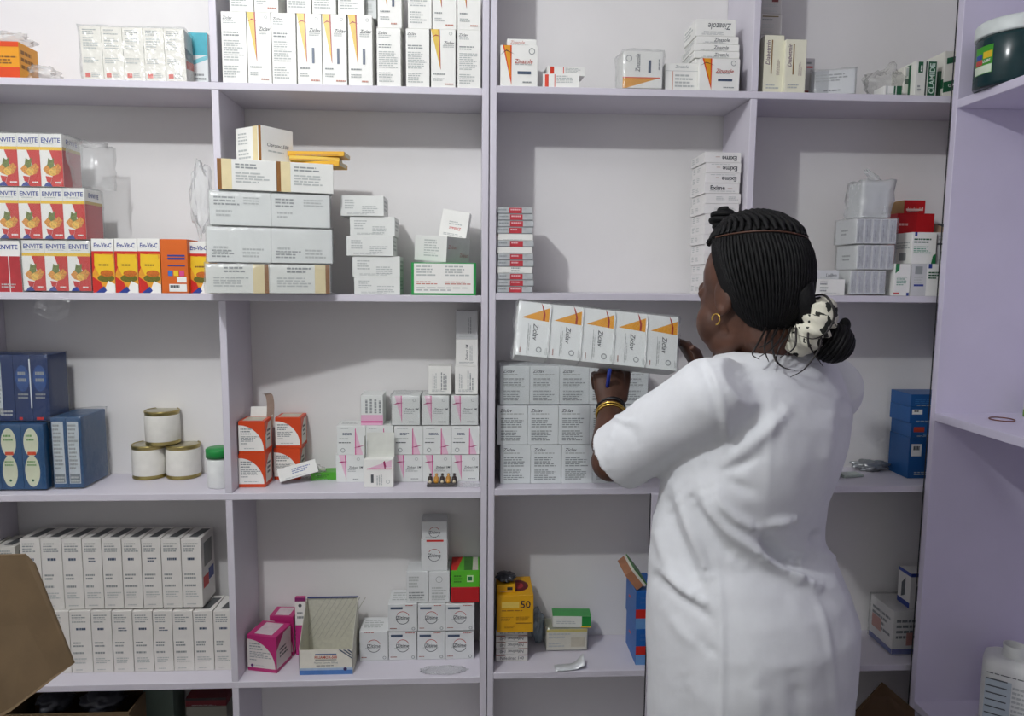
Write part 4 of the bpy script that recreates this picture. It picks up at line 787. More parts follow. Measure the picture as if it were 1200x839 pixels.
o = crumple('blister_strip', (b.location.x, b.location.y, t+.0115), (.026, .03, .011), 88, mat('4A4C52', .25, metal=.5, var=.3, scale=90), amp=.3, flat=-.011); tag(o, 'dark foil blister strips piled on the small yellow carton', 'blister')
p = UZ(630, 752, TR[4]); o = crumple('plastic_bag', (p.x, p.y+.005, TR[4]+.048), (.02, .03, .046), 89, film_mat(.5, 'A8BAC8', .3, 'bluebag'), amp=.3, flat=-.0475); tag(o, 'pale blue plastic bag tucked behind the yellow box', 'bag')
e, t = pack('wrapped_carton', 'film-wrapped cream carton under the green and white carton', 1, 640, 688, 737, TR[4]+.003, lambda: {'front': [('r', 0, .86, 1, 1, mat('C9B84A', .5, var=.1)), ('l', .05, .5, .6, .8, 2, INKL), ('r', .6, .15, .95, .6, mat('C8C0A8', .5, var=.1)), ('l', .05, .1, .5, .35, 2, INKL)], 'top': [('r', 0, 0, 1, 1, mat('A8AA90', .5, var=.1))]}, 'DAD6C6', o=off(664, 763, TR[4]), dep=.07, haze=.08, seed=101, gl=.8, amp=.003)
b, _ = box('green_carton', 'flat green and white carton on the wrapped cream carton', 'box', 648, 693, 722, t, {'front': [('r', .76, .1, 1, 1, mat('1F8A3A', .4, var=0)), ('r', .74, 0, 1, .1, YEL), ('l', .1, .25, .65, .7, 3, INKL)], 'top': [('r', 0, 0, 1, 1, mat('3A9A4A', .4, var=.05))]}, 'E0E2DA', o=off(664, 763, TR[4])+.004, dep=.05, rz=-3)
p = UZ(668, 785, TR[4]); bm = bmesh.new(); n = 12; g = []
for i in range(n+1):
    u_ = i/n; g.append([bm.verts.new((p.x-.042+.084*u_, p.y-.012+.034*v_+.01*u_, TR[4]+.002+.028*max(0, u_-.62)**1.4*4*(.4+.6*v_)+.0015*math.sin(u_*25)**2)) for v_ in (0, .5, 1)])
for a, c_ in zip(g, g[1:]):
    for k in (0, 1): bm.faces.new((a[k], c_[k], c_[k+1], a[k+1])).smooth = True
o = bm_obj('foil_strip', bm, mat('DDE1E4', .4, metal=.15, var=.1, scale=80), None); so = o.modifiers.new('thick', 'SOLIDIFY'); so.thickness = .0012; tag(o, 'curled silver foil strip lying alone on the fourth shelf', 'foil')
# blue boxes beside the woman
def d_blue(): return {'front': [('r', 0, .28, 1, .52, CRIM), ('r', 0, 0, 1, .28, mat('6A9AD0', .4, var=.05)), ('l', .2, .62, .8, .85, 2, mat('3A6AB0', .4, var=0))], 'left': [('p', [(.3, .5), (.5, .55), (.5, .62), (.3, .57)], CRIM), ('p', [(0, .95), (1, .95), (1, 1), (0, 1)], mat('3A78C0', .4, var=0))]}
oB = off(750, 779, TR[4]); zb = TR[4]
for i, y in enumerate((737, 693)):
    X0 = SX(744.5, D+oB, zb); X1 = .52
    Hh = SZ(y, X0, D+oB)-zb
    b = make_carton('blue_box', X1-X0, .13, Hh-.0006, '1F62B0', d_blue()); b.location = ((X0+X1)/2, D+oB+.065, zb); tag(b, ('lower', 'upper')[i]+' blue box with red band beside the woman on fourth shelf', 'box', 'red-banded blue boxes'); zb += Hh
bl = U(741, 672, D+oB+.005); e = empty('green_booklet', (bl.x+.004, D+oB+.06, zb+.0625), (0, R(52), 0)); tag(e, 'green booklet with white page edge leaning on the red-banded blue boxes', 'booklet')
slab('cover', 0, .06, -.055, .055, .0, .0035, mat('3F7A3A', .45, var=.12, scale=30), e, 0); slab('pages', .0005, .0595, -.0545, .0545, -.007, .0, mat('DAD6CC', .6), e, 0); slab('back_cover', 0, .055, -.055, .055, -.03, -.007, mat('B07A5A', .5, var=.1), e, 0)
# fourth shelf, fourth bay
X0 = SX(1045, D+.05, TR[4]); e, t = pack('wrapped_carton', 'wrapped printed carton by the side panel on the fourth shelf', 1, 1044, 1085, 716, TR[4]+.003, lambda: {'front': [('l', .1, .3, .9, .8, 4, INKD), ('r', 0, 0, 1, .12, NAVY), ('r', .4, .2, .6, .5, mat('B06A5A', .5, var=0))], 'left': [('l', .1, .3, .9, .8, 4, INKD), ('r', .1, .3, .5, .6, mat('B06A5A', .5, var=0)), ('r', .0, .0, 1, .12, NAVY)]}, 'D2D0CE', o=.05, dep=.12, haze=.12, seed=111)
box('small_carton', 'small navy and white carton on the wrapped carton by the panel', 'box', 1065, 1090, 672, t, {'front': [('r', 0, .9, 1, 1, NAVY), ('p', [(.3, .2), (.5, .3), (.5, .8), (.3, .6)], INKD)], 'left': [('r', 0, .9, 1, 1, NAVY), ('r', 0, 0, 1, .15, NAVY), ('p', [(.3, .2), (.6, .3), (.6, .8), (.3, .6)], INKD)]}, 'D6D4D2', o=.06, dep=.06)

# ------------------------------------------------------------------ lowest bay
CARD = mat('66533A', .75, var=.12, scale=18, bump=.2, bscale=120)
zf = .05+TH+.0005
e = empty('cardboard_box', (-1.10, D+.085, zf)); tag(e, 'brown cardboard box half full of bags under the lowest shelf', 'box')
bw, bd, bh = .34, .15, SZ(833, -1.0, D+.02)-zf
for nm, a in (('side', (-bw/2, bw/2, -bd/2, -bd/2+.004, 0, bh)), ('side', (-bw/2, bw/2, bd/2-.004, bd/2, 0, bh)), ('side', (-bw/2, -bw/2+.004, -bd/2+.004, bd/2-.004, 0, bh)), ('side', (bw/2-.004, bw/2, -bd/2+.004, bd/2-.004, 0, bh)), ('bottom', (-bw/2+.004, bw/2-.004, -bd/2+.004, bd/2-.004, 0, .004))):
    slab(nm, *a, CARD, e, bev=0)
for i, (x, r_) in enumerate(((-1.17, .045), (-1.04, .055))):
    o = crumple('dark_bag', (x, D+.095, zf+bh-.012), (r_, .045, .028), 120+i, mat('3A3C44', .4, var=.2), amp=.3); tag(o, ('left', 'right')[i]+' dark plastic bag poking out of the lower cardboard box', 'bag')
b, t = box('storage_box', 'greenish wrapped box at the back of the lowest bay', 'box', 172, 207, 0, zf, None, '5A6A62', o=.11, dep=.08, h=.285)
b = make_carton('storage_box', .115, .08, .025, '6A1420', {'front': [('r', 0, .7, 1, 1, mat('2A2226', .5, var=0))]}); q_ = U(236, 818, D+.13)
q_.x += .02
bs = make_carton('storage_box', .115, .08, q_.z-zf-.014, '8A8A80', None); bs.location = (q_.x, D+.15, zf); tag(bs, 'grey box supporting the dark red box in the lowest bay', 'box')
b.location = (q_.x, D+.15, q_.z-.013); tag(b, 'dark red flat box under the fourth shelf beside the divider', 'box')

# ------------------------------------------------------------------ cardboard cartons in the foreground
def flap_box(name, label, c, w, d, h, rz, flap_pts, m, th=.005):
    e = empty(name, c, (0, 0, R(rz))); tag(e, label, 'box')
    slab('side', -w/2, w/2, -d/2, -d/2+th, 0, h, m, e, 0); slab('side', -w/2, w/2, d/2-th, d/2, 0, h, m, e, 0)
    slab('side', -w/2, -w/2+th, -d/2+th, d/2-th, 0, h, m, e, 0); slab('side', w/2-th, w/2, -d/2+th, d/2-th, 0, h, m, e, 0)
    slab('bottom', -w/2+th, w/2-th, -d/2+th, d/2-th, 0, th, m, e, 0)
    bpy.context.view_layer.update(); inv = e.matrix_world.inverted()
    for pts in flap_pts:
        P = [inv @ Vector(p) for p in pts]; n_ = (P[1]-P[0]).cross(P[2]-P[0]).normalized()*th
        bm = bmesh.new(); A = [bm.verts.new(p) for p in P]; B = [bm.verts.new(p+n_) for p in P]
        bm.faces.new(A); bm.faces.new(B[::-1])
        for k in range(len(P)): bm.faces.new((A[k], A[(k+1) % len(P)], B[(k+1) % len(P)], B[k]))
        bm_obj('flap', bm, m, e)
    return e
yb = 1.25
fl = [U(-70, 652, yb), U(28, 650, yb), U(40, 662, yb), U(86, 778, yb-.03), U(12, 834, yb-.06), U(-80, 880, yb-.06)]
zc = U(0, 845, yb-.06).z
flap_box('cardboard_carton', 'open cardboard carton with a raised flap in the lower left foreground', (U(-60, 845, yb).x-.05, yb-.28, 0), .46, .44, zc-.005, 0, [fl], CARD)
yb = 1.72
fl = [U(1035, 800, yb), U(1072, 832, yb), U(1072, 870, yb-.02), U(985, 870, yb-.02), U(1003, 834, yb)]
zc = U(1035, 868, yb-.02).z
flap_box('cardboard_carton', 'brown cardboard carton with pointed flap beside the woman\'s hips', (U(1035, 860, yb).x, yb-.1, 0), .22, .17, zc, 0, [fl], mat('4A3418', .75, var=.12, scale=18, bump=.2))

# ------------------------------------------------------------------ things on the side unit
zs = ZP[0]+.0225
jy = 1.75; jr = .085; jx = SX(1148, jy, zs+.05)+jr*1.03
e = empty('plastic_jar', (jx, jy, zs)); tag(e, 'dark green plastic jar with white lid on the side unit\'s top shelf', 'jar')
jh = SZ(36, jx-.03, jy-.05)-zs; jt = SZ(18, jx-.03, jy-.05)-zs
bm = bmesh.new(); lathe(bm, [(0, 0), (jr*.95, 0), (jr, .006), (jr, jh-.01), (jr*.95, jh), (0, jh)], 48); bm_obj('jar_body', bm, mat('17363A', .2, var=.05), e, None)
bm = bmesh.new(); lathe(bm, [(0, jh), (jr*1.02, jh+.0005), (jr*1.03, jh+.004), (jr*1.03, jt-.006), (jr*.98, jt), (0, jt)], 48); bm_obj('lid', bm, mat('DDE4E2', .4), e, None)
# wrapped label
def curved(bm, a0, a1, z0, z1, mi, r):
    n = 8; A = []
    for i in range(n+1):
        a = R(a0+(a1-a0)*i/n); A.append((bm.verts.new((r*math.cos(a), r*math.sin(a), z0)), bm.verts.new((r*math.cos(a), r*math.sin(a), z1))))
    for p_, q_ in zip(A, A[1:]):
        f = bm.faces.new((p_[0], q_[0], q_[1], p_[1])); f.material_index = mi
bm = bmesh.new(); h_ = jh
curved(bm, 166, 202, h_*.25, h_*.8, 0, jr+.0006); curved(bm, 166, 201, h_*.26, h_*.42, 1, jr+.001); curved(bm, 168, 184, h_*.44, h_*.54, 2, jr+.001); curved(bm, 185, 201, h_*.55, h_*.68, 3, jr+.001); curved(bm, 168, 183, h_*.55, h_*.65, 4, jr+.001)
bm_obj('paper_label', bm, [mat('3F9A2A', .4), mat('D5E2CE', .4), mat('C24A4A', .4), mat('D8B82A', .4), mat('2A4A9A', .4)], e, None)
pr = Print(); aa = R(225); P0 = Vector((math.cos(R(185)), math.sin(R(185)), 0))*(jr+.0016)+Z3*h_*.45; P1 = Vector((math.cos(R(201)), math.sin(R(201)), 0))*(jr+.0016)+Z3*h_*.45
pr.face(P0, P1-P0, Z3*h_*.08, (P0+P1).normalized()*1.0 if False else Vector((math.cos(R(193)), math.sin(R(193)), 0)), [('t', 'LUBE', .5, .5, .7, .9, WHT, 0, 0)], 3, lift=.002); pr.build('lettering', e)
# white bottle on the lowest side shelf
zs = ZP[2]+.0225; by = 1.74
bx0 = SX(1153, by-.05, zs+.2); e = empty('white_bottle', (bx0+.118, by, zs), (0, 0, R(-38))); tag(e, 'white square-shouldered plastic bottle with printed label, lower right corner', 'bottle')
ht_ = SZ(776, bx0+.06, by-.03)-zs; w2 = .052
bm = bmesh.new(); prof = [(1, 0), (1.03, .01), (1.03, ht_-.03), (.97, ht_-.012), (.7, ht_)]; rings = []
for s_, z in prof:
    rg = []
    for k in range(40):
        a = 2*math.pi*k/40; cx, sy = math.cos(a), math.sin(a); q_ = (abs(cx)**6+abs(sy)**6)**(-1/6)
        rg.append(bm.verts.new((cx*q_*w2*s_*1.25, sy*q_*w2*s_, z)))
    rings.append(rg)
for A, B in zip(rings, rings[1:]):
    for k in range(40): bm.faces.new((A[k], A[(k+1) % 40], B[(k+1) % 40], B[k])).smooth = True
bm.faces.new(rings[0][::-1]); bm.faces.new(rings[-1]); bm_obj('bottle_body', bm, mat('E4E6E2', .35, var=.02), e, None)
bm = bmesh.new(); lathe(bm, [(.026, ht_-.002), (.026, ht_+.006), (.024, ht_+.008), (.026, ht_+.03), (.022, ht_+.031), (.021, ht_+.006), (0, ht_+.004)], 32); bm_obj('neck', bm, mat('D6D8D4', .4), e, None)
pr = Print(); pr.face(Vector((-w2*1.1, -w2*1.04, ht_*.05)), X3*w2*2.2, Z3*ht_*.8, -Y3, [('r', 0, 0, .5, .86, mat('B9C6CC', .4, var=.05)), ('l', .02, .93, .9, .96, 1, INKD)]+[('r', .02, .84-.12*k, .42, .862-.12*k, INKD) for k in range(7)]+[('l', .52, .1, .95, .8, 9, INKL)], 9, lift=.0006); pr.build('printed_label', e)
# bangle and small bottle on the middle side shelf
zs = ZP[1]+.0225; p = UZ(1174, 492, zs); bm = bmesh.new()
N_ = 32; pts = [(.028*math.cos(2*math.pi*i/N_), .028*math.sin(2*math.pi*i/N_), .0018) for i in range(N_+1)]; tube(bm, pts, .0015, 6, cap=False); o = bm_obj('bangle', bm, mat('8A5A4A', .3, metal=.7), None, True); o.location = (p.x, p.y, zs); tag(o, 'thin brown bangle lying on the side unit\'s middle shelf', 'bangle')
p = UZ(1196, 487, zs); e = empty('small_bottle', (p.x+.025, p.y-.02, zs)); tag(e, 'pale green bottle at the right edge of the middle side shelf', 'bottle')
bm = bmesh.new(); lathe(bm, [(0, 0), (.028, 0), (.028, .018), (.0275, .018)], 32); bm_obj('base_band', bm, mat('7AB23A', .4), e, None)
bm = bmesh.new(); lathe(bm, [(.0275, .018), (.0275, .06), (.024, .067), (.012, .072), (0, .072)], 32); bm_obj('bottle_body', bm, mat('DCE2D2', .4), e, None)
bm = bmesh.new(); lathe(bm, [(0, .072), (.013, .072), (.013, .088), (0, .088)], 24); bm_obj('cap', bm, mat('E6E8E2', .4), e, None)

# ------------------------------------------------------------------ the held pack
PY = 1.62
pw, phh, pd = .362, .122, .062
e = empty('held_carton_pack', (0, 0, 0)); tag(e, 'shrink-wrapped row of five white cartons with gold wedges held by the woman', 'pack')
for i in range(5):
    b = make_carton('carton', pw/5-.0008, pd, phh, 'E4E7E6', d_zidheld(), e); b.location = (-pw/2+pw/5*(i+.5), 0, -phh/2)
for i in range(1, 5):
    bm = bmesh.new(); tube(bm, [(-pw/2+pw/5*i+.0008*math.sin(k*2.1), -pd/2-.0018, -phh/2+phh*k/8) for k in range(9)], [.0006]+[.0022]*7+[.0006], 6); bm_obj('film_seam_glint', bm, film_mat(.5, gl=.8, key='seam_glint'), e, None)  # hazy white tubes stand for the glints on the film between cartons
film_box(e, pw, pd, phh, haze=.03, seed=131, gl=.9, amp=.0035, loc=(0, 0, -phh/2), step=.011)
pc = U(697.5, 397, PY); e.location = pc; e.rotation_euler = (R(-17), R(5.6), R(0))

# ------------------------------------------------------------------ the woman
def remesh(name, bm, vox, smooth_it, m, parent=None, fac=.5):
    me = bpy.data.meshes.new(name); bmesh.ops.recalc_face_normals(bm, faces=bm.faces); bm.to_mesh(me); bm.free()
    o = bpy.data.objects.new(name, me); C.objects.link(o)
    r = o.modifiers.new('r', 'REMESH'); r.mode = 'VOXEL'; r.voxel_size = vox
    s_ = o.modifiers.new('s', 'SMOOTH'); s_.iterations = smooth_it; s_.factor = fac
    bpy.context.view_layer.update(); dg = bpy.context.evaluated_depsgraph_get()
    me2 = bpy.data.meshes.new_from_object(o.evaluated_get(dg)); bpy.data.objects.remove(o)
    me2.name = name; me2.polygons.foreach_set('use_smooth', [True]*len(me2.polygons)); me2.materials.clear()
    return link(name, me2, m, parent)
YAW = 35
BR = Vector((math.cos(R(YAW)), math.sin(R(YAW)), 0)); BF = Vector((-math.sin(R(YAW)), math.cos(R(YAW)), 0))
HC = U(878, 346, 1.40)
MH = (Matrix.Rotation(R(28), 3, 'Z') @ Matrix.Rotation(R(-14), 3, 'X') @ Matrix.Rotation(R(4), 3, 'Y'))
HS = 1.12
def H(x, y, z): return HC + MH @ (Vector((x, y, z))*HS)
LS, LE, LW = U(842, 462, 1.275), U(716, 541, 1.425), U(716, 481, 1.595)
RS = U(972, 455, 1.475); RE = Vector((.735, 1.70, 1.14)); RW = U(826, 438, 1.645)
skin = bmesh.new()
def E_(c, r): ellipsoid(skin, H(*c), [q*HS for q in r], MH, 20)
E_((0, -.012, .03), (.074, .094, .092)); E_((0, .022, -.022), (.067, .074, .092)); E_((0, .035, -.07), (.048, .052, .045)); E_((0, .066, -.098), (.026, .024, .02))
for s_ in (-1, 1):
    E_((s_*.038, .046, -.043), (.034, .036, .044)); E_((s_*.034, .03, -.075), (.028, .04, .03)); E_((s_*.028, .066, .016), (.024, .016, .012))
    E_((s_*.071, -.006, -.01), (.008, .02, .03)); E_((s_*.075, -.003, -.032), (.006, .009, .011)); E_((s_*.028, .072, -.001), (.012, .008, .006))
E_((0, .088, .028), (.03, .012, .02)); E_((0, .092, -.012), (.0085, .012, .028)); E_((0, .096, -.032), (.013, .012, .01))
for s_ in (-1, 1): E_((s_*.012, .098, -.034), (.009, .009, .007))
E_((0, .093, -.058), (.021, .011, .007)); E_((0, .091, -.07), (.019, .011, .0075))
NB = U(908, 428, 1.405)
tube(skin, [H(0, -.025, -.03), H(0, -.028, -.075), (H(0, -.03, -.1)+NB)/2, NB, NB-Vector((0, 0, .06))], [.052, .05, .051, .06, .075], 18)
def ring_at(py, xl, xr, Y, k=.72):
    z = SZ(py, (SX(xl, Y, CZ)+SX(xr, Y, CZ))/2, Y); X0, X1 = SX(xl, Y, z), SX(xr, Y, z); hx = (X1-X0)/2
    a = hx/math.sqrt(math.cos(R(YAW))**2+(k*math.sin(R(YAW)))**2)
    return Vector(((X0+X1)/2, Y, z)), a, k*a
TORSO = [(401, 872, 930, 1.40, .9), (409, 852, 944, 1.40, .8), (418, 832, 968, 1.40, .66), (432, 818, 986, 1.395, .62), (455, 808, 998, 1.39, .62), (485, 800, 1003, 1.385, .66), (520, 788, 995, 1.38, .72), (555, 776, 981, 1.38, .75), (585, 771, 968, 1.385, .76), (610, 766, 965, 1.39, .76), (632, 764, 963, 1.39, .78), (655, 763, 974, 1.38, .82), (685, 763, 986, 1.37, .86), (720, 762, 996, 1.365, .88), (760, 762, 997, 1.365, .86), (800, 762, 995, 1.37, .84), (850, 761, 992, 1.375, .82), (920, 752, 996, 1.38, .82), (1010, 744, 1000, 1.38, .82), (1095, 738, 1004, 1.38, .82)]
def stack(bm, rows, shrink, n=40):
    prev = None; first = None
    for r_ in rows:
        c, a, b = ring_at(*r_); a -= shrink; b -= shrink
        ring = []
        for k in range(n):
            t = 2*math.pi*k/n; cx, sy = math.cos(t), math.sin(t); q = (abs(cx)**2.3+abs(sy)**2.3)**(-1/2.3)
            ring.append(bm.verts.new(c+BR*(a*cx*q)+BF*(b*sy*q)))
        if prev:
            for k in range(n): bm.faces.new((prev[k], prev[(k+1) % n], ring[(k+1) % n], ring[k]))
        else: bm.faces.new(ring[::-1])
        prev = ring
    bm.faces.new(prev)
stack(skin, TORSO[2:14], .042)
HIP, _, _ = ring_at(*TORSO[13])
for s_ in (-1, 1):
    hp = HIP+BR*(s_*.085); kn = Vector((hp.x-BR.x*s_*.012, hp.y-BR.y*s_*.012, .46))+BF*.012; an = Vector((kn.x, kn.y, .09))-BF*.03
    tube(skin, [hp+Z3*.04, hp-Z3*.08, (hp+kn)/2, kn+Z3*.05, kn-Z3*.03, kn-Z3*.13, (kn+an)/2-Z3*.04, an, an-Z3*.05], [.09, .092, .075, .056, .052, .053, .043, .034, .036], 18)
    ellipsoid(skin, an-Z3*.045+BF*.07, (.04, .115, .034), Matrix.Rotation(R(YAW), 3, 'Z'), 18)
def limb(bm, P, r0): tube(bm, smooth_path(P, 6), None or r0, 16)
def arm(S_, E2, W_, back):
    P = [S_, S_.lerp(E2, .5), E2, E2.lerp(W_, .3), E2.lerp(W_, .7), W_]
    tube(skin, P, [.05, .046, .041, .042, .034, .027], 16)
    ellipsoid(skin, E2, (.041, .041, .041), None, 14)
arm(LS, LE, LW, None); arm(RS, RE, RW, None)
def hand(W_, dr, bn, ts, curl, tdir, spread=.0185):
    dr = dr.normalized(); bn = (bn-dr*bn.dot(dr)).normalized(); lat = dr.cross(bn).normalized()
    tube(skin, [W_-dr*.02, W_+dr*.01, W_+dr*.045, W_+dr*.085], [(.026, .02), (.029, .018), (.036, .017), (.037, .0145)], 16, side=lat)
    for i in range(4):
        b0 = W_+dr*(.086-.004*abs(i-1.2))+lat*((i-1.5)*spread*ts); L = [(.043, .027, .022), (.047, .031, .024), (.043, .029, .023), (.034, .022, .02)][i]
        d = dr.copy(); ax = lat; P = [b0-dr*.02, b0]; q = b0
        for k, l in enumerate(L):
            d = Matrix.Rotation(R(-curl[i]*(1, 1.1, .8)[k]), 3, ax) @ d if True else d
            q = q+d*l; P.append(q)
        tube(skin, P, [.0085, .0085, .008, .0074, .0055], 10)
    b0 = W_+dr*.022-lat*(ts*.024); d = tdir.normalized(); P = [b0, b0+d*.032]; d2 = (d+dr*.35).normalized(); P += [P[-1]+d2*.03, P[-1]+d2*.03+(d2-bn*.3).normalized()*.024]
    tube(skin, P, [.015, .0115, .01, .007], 12)
# left hand grips the pack from below, its back to the viewer
ld = (U(713, 446, 1.628)-LW).normalized()
hand(LW, Vector((-.03, .30, .95)), Vector((0, -.95, .3)), -1, [62, 66, 68, 70], Vector((.35, .55, .75)))
rd = Vector((-.50, .18, .62))
hand(RW, Vector((-.52, .12, .75)), Vector((.75, -.1, .55)), 1, [30, 34, 36, 38], Vector((-.35, -.75, .55)))
SK = bpy.data.materials.new('skin'); SK.use_nodes = True; nt = SK.node_tree; b_ = nt.nodes['Principled BSDF']
tc = nt.nodes.new('ShaderNodeTexCoord'); nz = nt.nodes.new('ShaderNodeTexNoise'); nz.inputs['Scale'].default_value = 22; nz.inputs['Detail'].default_value = 5
rp = nt.nodes.new('ShaderNodeValToRGB'); rp.color_ramp.elements[0].position = .3; rp.color_ramp.elements[1].position = .72
rp.color_ramp.elements[0].color = lin('40281E'); rp.color_ramp.elements[1].color = lin('5A3A2C')
nt.links.new(tc.outputs['Object'], nz.inputs['Vector']); nt.links.new(nz.outputs['Fac'], rp.inputs['Fac']); nt.links.new(rp.outputs['Color'], b_.inputs['Base Color'])
b_.inputs['Roughness'].default_value = .48; b_.inputs['Specular IOR Level'].default_value = .4
woman = remesh('person', skin, .0036, 4, SK)
tag(woman, 'woman in a white coat seen from behind, lifting a carton pack', 'person')
# eyes
for s_ in (-1, 1):
    bm = bmesh.new(); ellipsoid(bm, H(s_*.028, .067, -.001), (.0125, .0125, .0125), None, 14); bm_obj('eye', bm, mat('E6E2DC', .2, var=0), woman, None)

# coat: torso and sleeves as one cloth
ct = bmesh.new(); stack(ct, TORSO, 0, 48)
ld_ = (LE-LS).normalized(); hemL = LE-ld_*.016
tube(ct, [LS-ld_*.05, LS, LS.lerp(LE, .4), LS.lerp(LE, .75), LE, LE+ld_*.06], [(.05, .06), (.077, .082), (.073, .078), (.069, .074), (.068, .073), (.068, .073)], 28, side=Vector((0, 0, 1)))
rd_ = (RE-RS).normalized(); hemR = RE-rd_*.01
tube(ct, [RS-rd_*.05, RS, RS.lerp(RE, .5), RE, RE+rd_*.06], [.05, .072, .068, .066, .066], 24)
coat = remesh('coat', ct, .0065, 7, None)
me = coat.data
# cloth folds: ridges and grooves sculpted into the surface along drawn lines
FOLDS = [  # (pixel polyline, height mm, width px)
    ([(822, 414), (836, 440), (846, 472), (852, 512), (846, 530)], 3.0, 4), ([(815, 418), (829, 444), (838, 474), (844, 512)], -2, 4),
    ([(850, 540), (880, 520), (905, 498), (930, 470)], 5, 8), ([(845, 552), (868, 545), (890, 535)], -5, 6), ([(848, 560), (872, 572), (886, 580)], -4, 6),
    ([(838, 566), (846, 590), (868, 610), (905, 628)], 6, 6), ([(822, 570), (834, 598), (858, 626), (900, 655), (950, 690)], 7, 7), ([(806, 572), (820, 605), (845, 640), (880, 668)], -6, 7),
    ([(792, 574), (806, 610), (822, 650), (836, 690)], 6, 6), ([(778, 574), (788, 615), (806, 660), (824, 695)], -6, 7), ([(765, 590), (776, 640), (800, 690), (838, 712)], 5, 7),
    ([(892, 616), (915, 612), (940, 606)], 7, 5), ([(894, 626), (903, 645), (922, 658), (945, 660)], -12, 9), ([(880, 632), (900, 660), (940, 680), (972, 690)], 6, 6), ([(946, 646), (968, 652), (984, 664)], 6, 7), ([(950, 640), (955, 630), (966, 622)], -7, 6),
    ([(760, 668), (785, 690), (820, 715), (838, 735)], -4, 6), ([(762, 655), (790, 680), (826, 706)], 4, 6), ([(768, 700), (800, 740), (838, 765)], 3, 8), ([(800, 735), (830, 760), (843, 770)], -3, 6),
    ([(838, 640), (844, 690), (847, 760), (846, 839), (845, 960), (844, 1090)], 2.2, 3.5), ([(948, 676), (966, 730), (976, 790), (978, 839), (980, 1000)], 1.8, 5),
    ([(760, 420), (748, 462), (726, 478)], 5, 6), ([(716, 482), (728, 492), (748, 496)], 4, 4), ([(722, 488), (740, 505), (752, 530)], -2.5, 7), ([(770, 560), (800, 545), (840, 530)], 4, 9), ([(720, 500), (712, 530), (716, 560)], 3, 5),
    ([(906, 430), (902, 520), (898, 600)], 1.5, 4), ([(975, 470), (972, 520), (962, 580)], 3, 9), ([(990, 450), (985, 520), (972, 585)], -3, 8), ([(870, 430), (880, 450), (910, 455)], 3, 8), ([(820, 520), (790, 540), (760, 556)], -3, 7),
    ([(880, 780), (890, 839), (892, 1000)], 3, 10), ([(930, 770), (935, 839), (938, 1000)], -3, 10), ([(800, 780), (804, 839), (806, 1000)], -3, 9)]
def segd(p, q, r):
    d = r-q; t = max(0, min(1, (p-q).dot(d)/d.length_squared)); return (p-q-d*t).length
FB = []
for pl_, h_, w_ in FOLDS:
    P = [Vector(p) for p in smooth_path([(a, b, 0) for a, b in pl_], 3)]; P = [p.xy for p in P]
    FB.append((P, h_*.001, w_, min(p.x for p in P)-3*w_, max(p.x for p in P)+3*w_, min(p.y for p in P)-3*w_, max(p.y for p in P)+3*w_))
newco = []
for v in me.vertices:
    co = v.co; n = v.normal; f = (CAM-co).normalized().dot(n); d = 0
    d += .0022*noise.noise(co*14)+.0012*noise.noise(co*Vector((30, 30, 12)).x)
    if f > -.05:
        x, y = PX(co); p = Vector((x, y)); wgt = min(1, (f+.05)/.25)
        for P, h_, w_, x0, x1, y0, y1 in FB:
            if x0 < x < x1 and y0 < y < y1:
                k, ki = min((segd(p, a, b), i_) for i_, (a, b) in enumerate(zip(P, P[1:])))
                if k < 3*w_: d += min(1, (ki+.6)/3, (len(P)-1.4-ki)/3)*1.9*h_*math.exp(-(k/w_)**2)*wgt
    newco.append(co+n*d)
for v, c_ in zip(me.vertices, newco): v.co = c_
# open the sleeve ends, neckline and bottom hem
bm = bmesh.new(); bm.from_mesh(me); kill = []
for v in bm.verts:
    p = v.co
    if ((p-hemL).dot(ld_) > 0 and (p-LE).length < .13) or ((p-hemR).dot(rd_) > 0 and (p-RE).length < .13): kill.append(v)
    elif p.z > NB.z+.034 and (p-NB).length < .16: kill.append(v)
    elif p.z < .44: kill.append(v)
bmesh.ops.delete(bm, geom=kill, context='VERTS')
for _ in range(3):
    bmesh.ops.smooth_vert(bm, verts=[v for v in bm.verts if v.is_boundary], factor=.5, use_axis_x=True, use_axis_y=True, use_axis_z=True)
bm.to_mesh(me); bm.free()
CLOTH = mat('DADCE0', .75, var=.015, scale=60, bump=.25, bscale=900, spec=.25)
me.materials.clear(); me.materials.append(CLOTH)
so = coat.modifiers.new('thick', 'SOLIDIFY'); so.thickness = .0022; so.offset = -1
coat.parent = woman
# collar
bm = bmesh.new(); nck = []
for i in range(27):
    a = R(-160+320*i/26)+R(YAW)-math.pi/2; r_ = .066
    nck.append(NB+Vector((math.cos(a)*r_*1.1, math.sin(a)*r_, .008)))
rows_ = []
for j, (rr, zz_) in enumerate(((1.25, -.012), (1.08, .012), (.98, .034), (1.1, .03), (1.3, -.002))):
    rows_.append([bm.verts.new(NB+(p-NB)*rr+Z3*zz_) for p in nck])
for A, B in zip(rows_, rows_[1:]):
    for k in range(len(nck)-1): bm.faces.new((A[k], A[k+1], B[k+1], B[k])).smooth = True
cl = bm_obj('collar', bm, CLOTH, woman, True); so = cl.modifiers.new('thick', 'SOLIDIFY'); so.thickness = .002; ss = cl.modifiers.new('sub', 'SUBSURF'); ss.levels = 1; ss.render_levels = 1
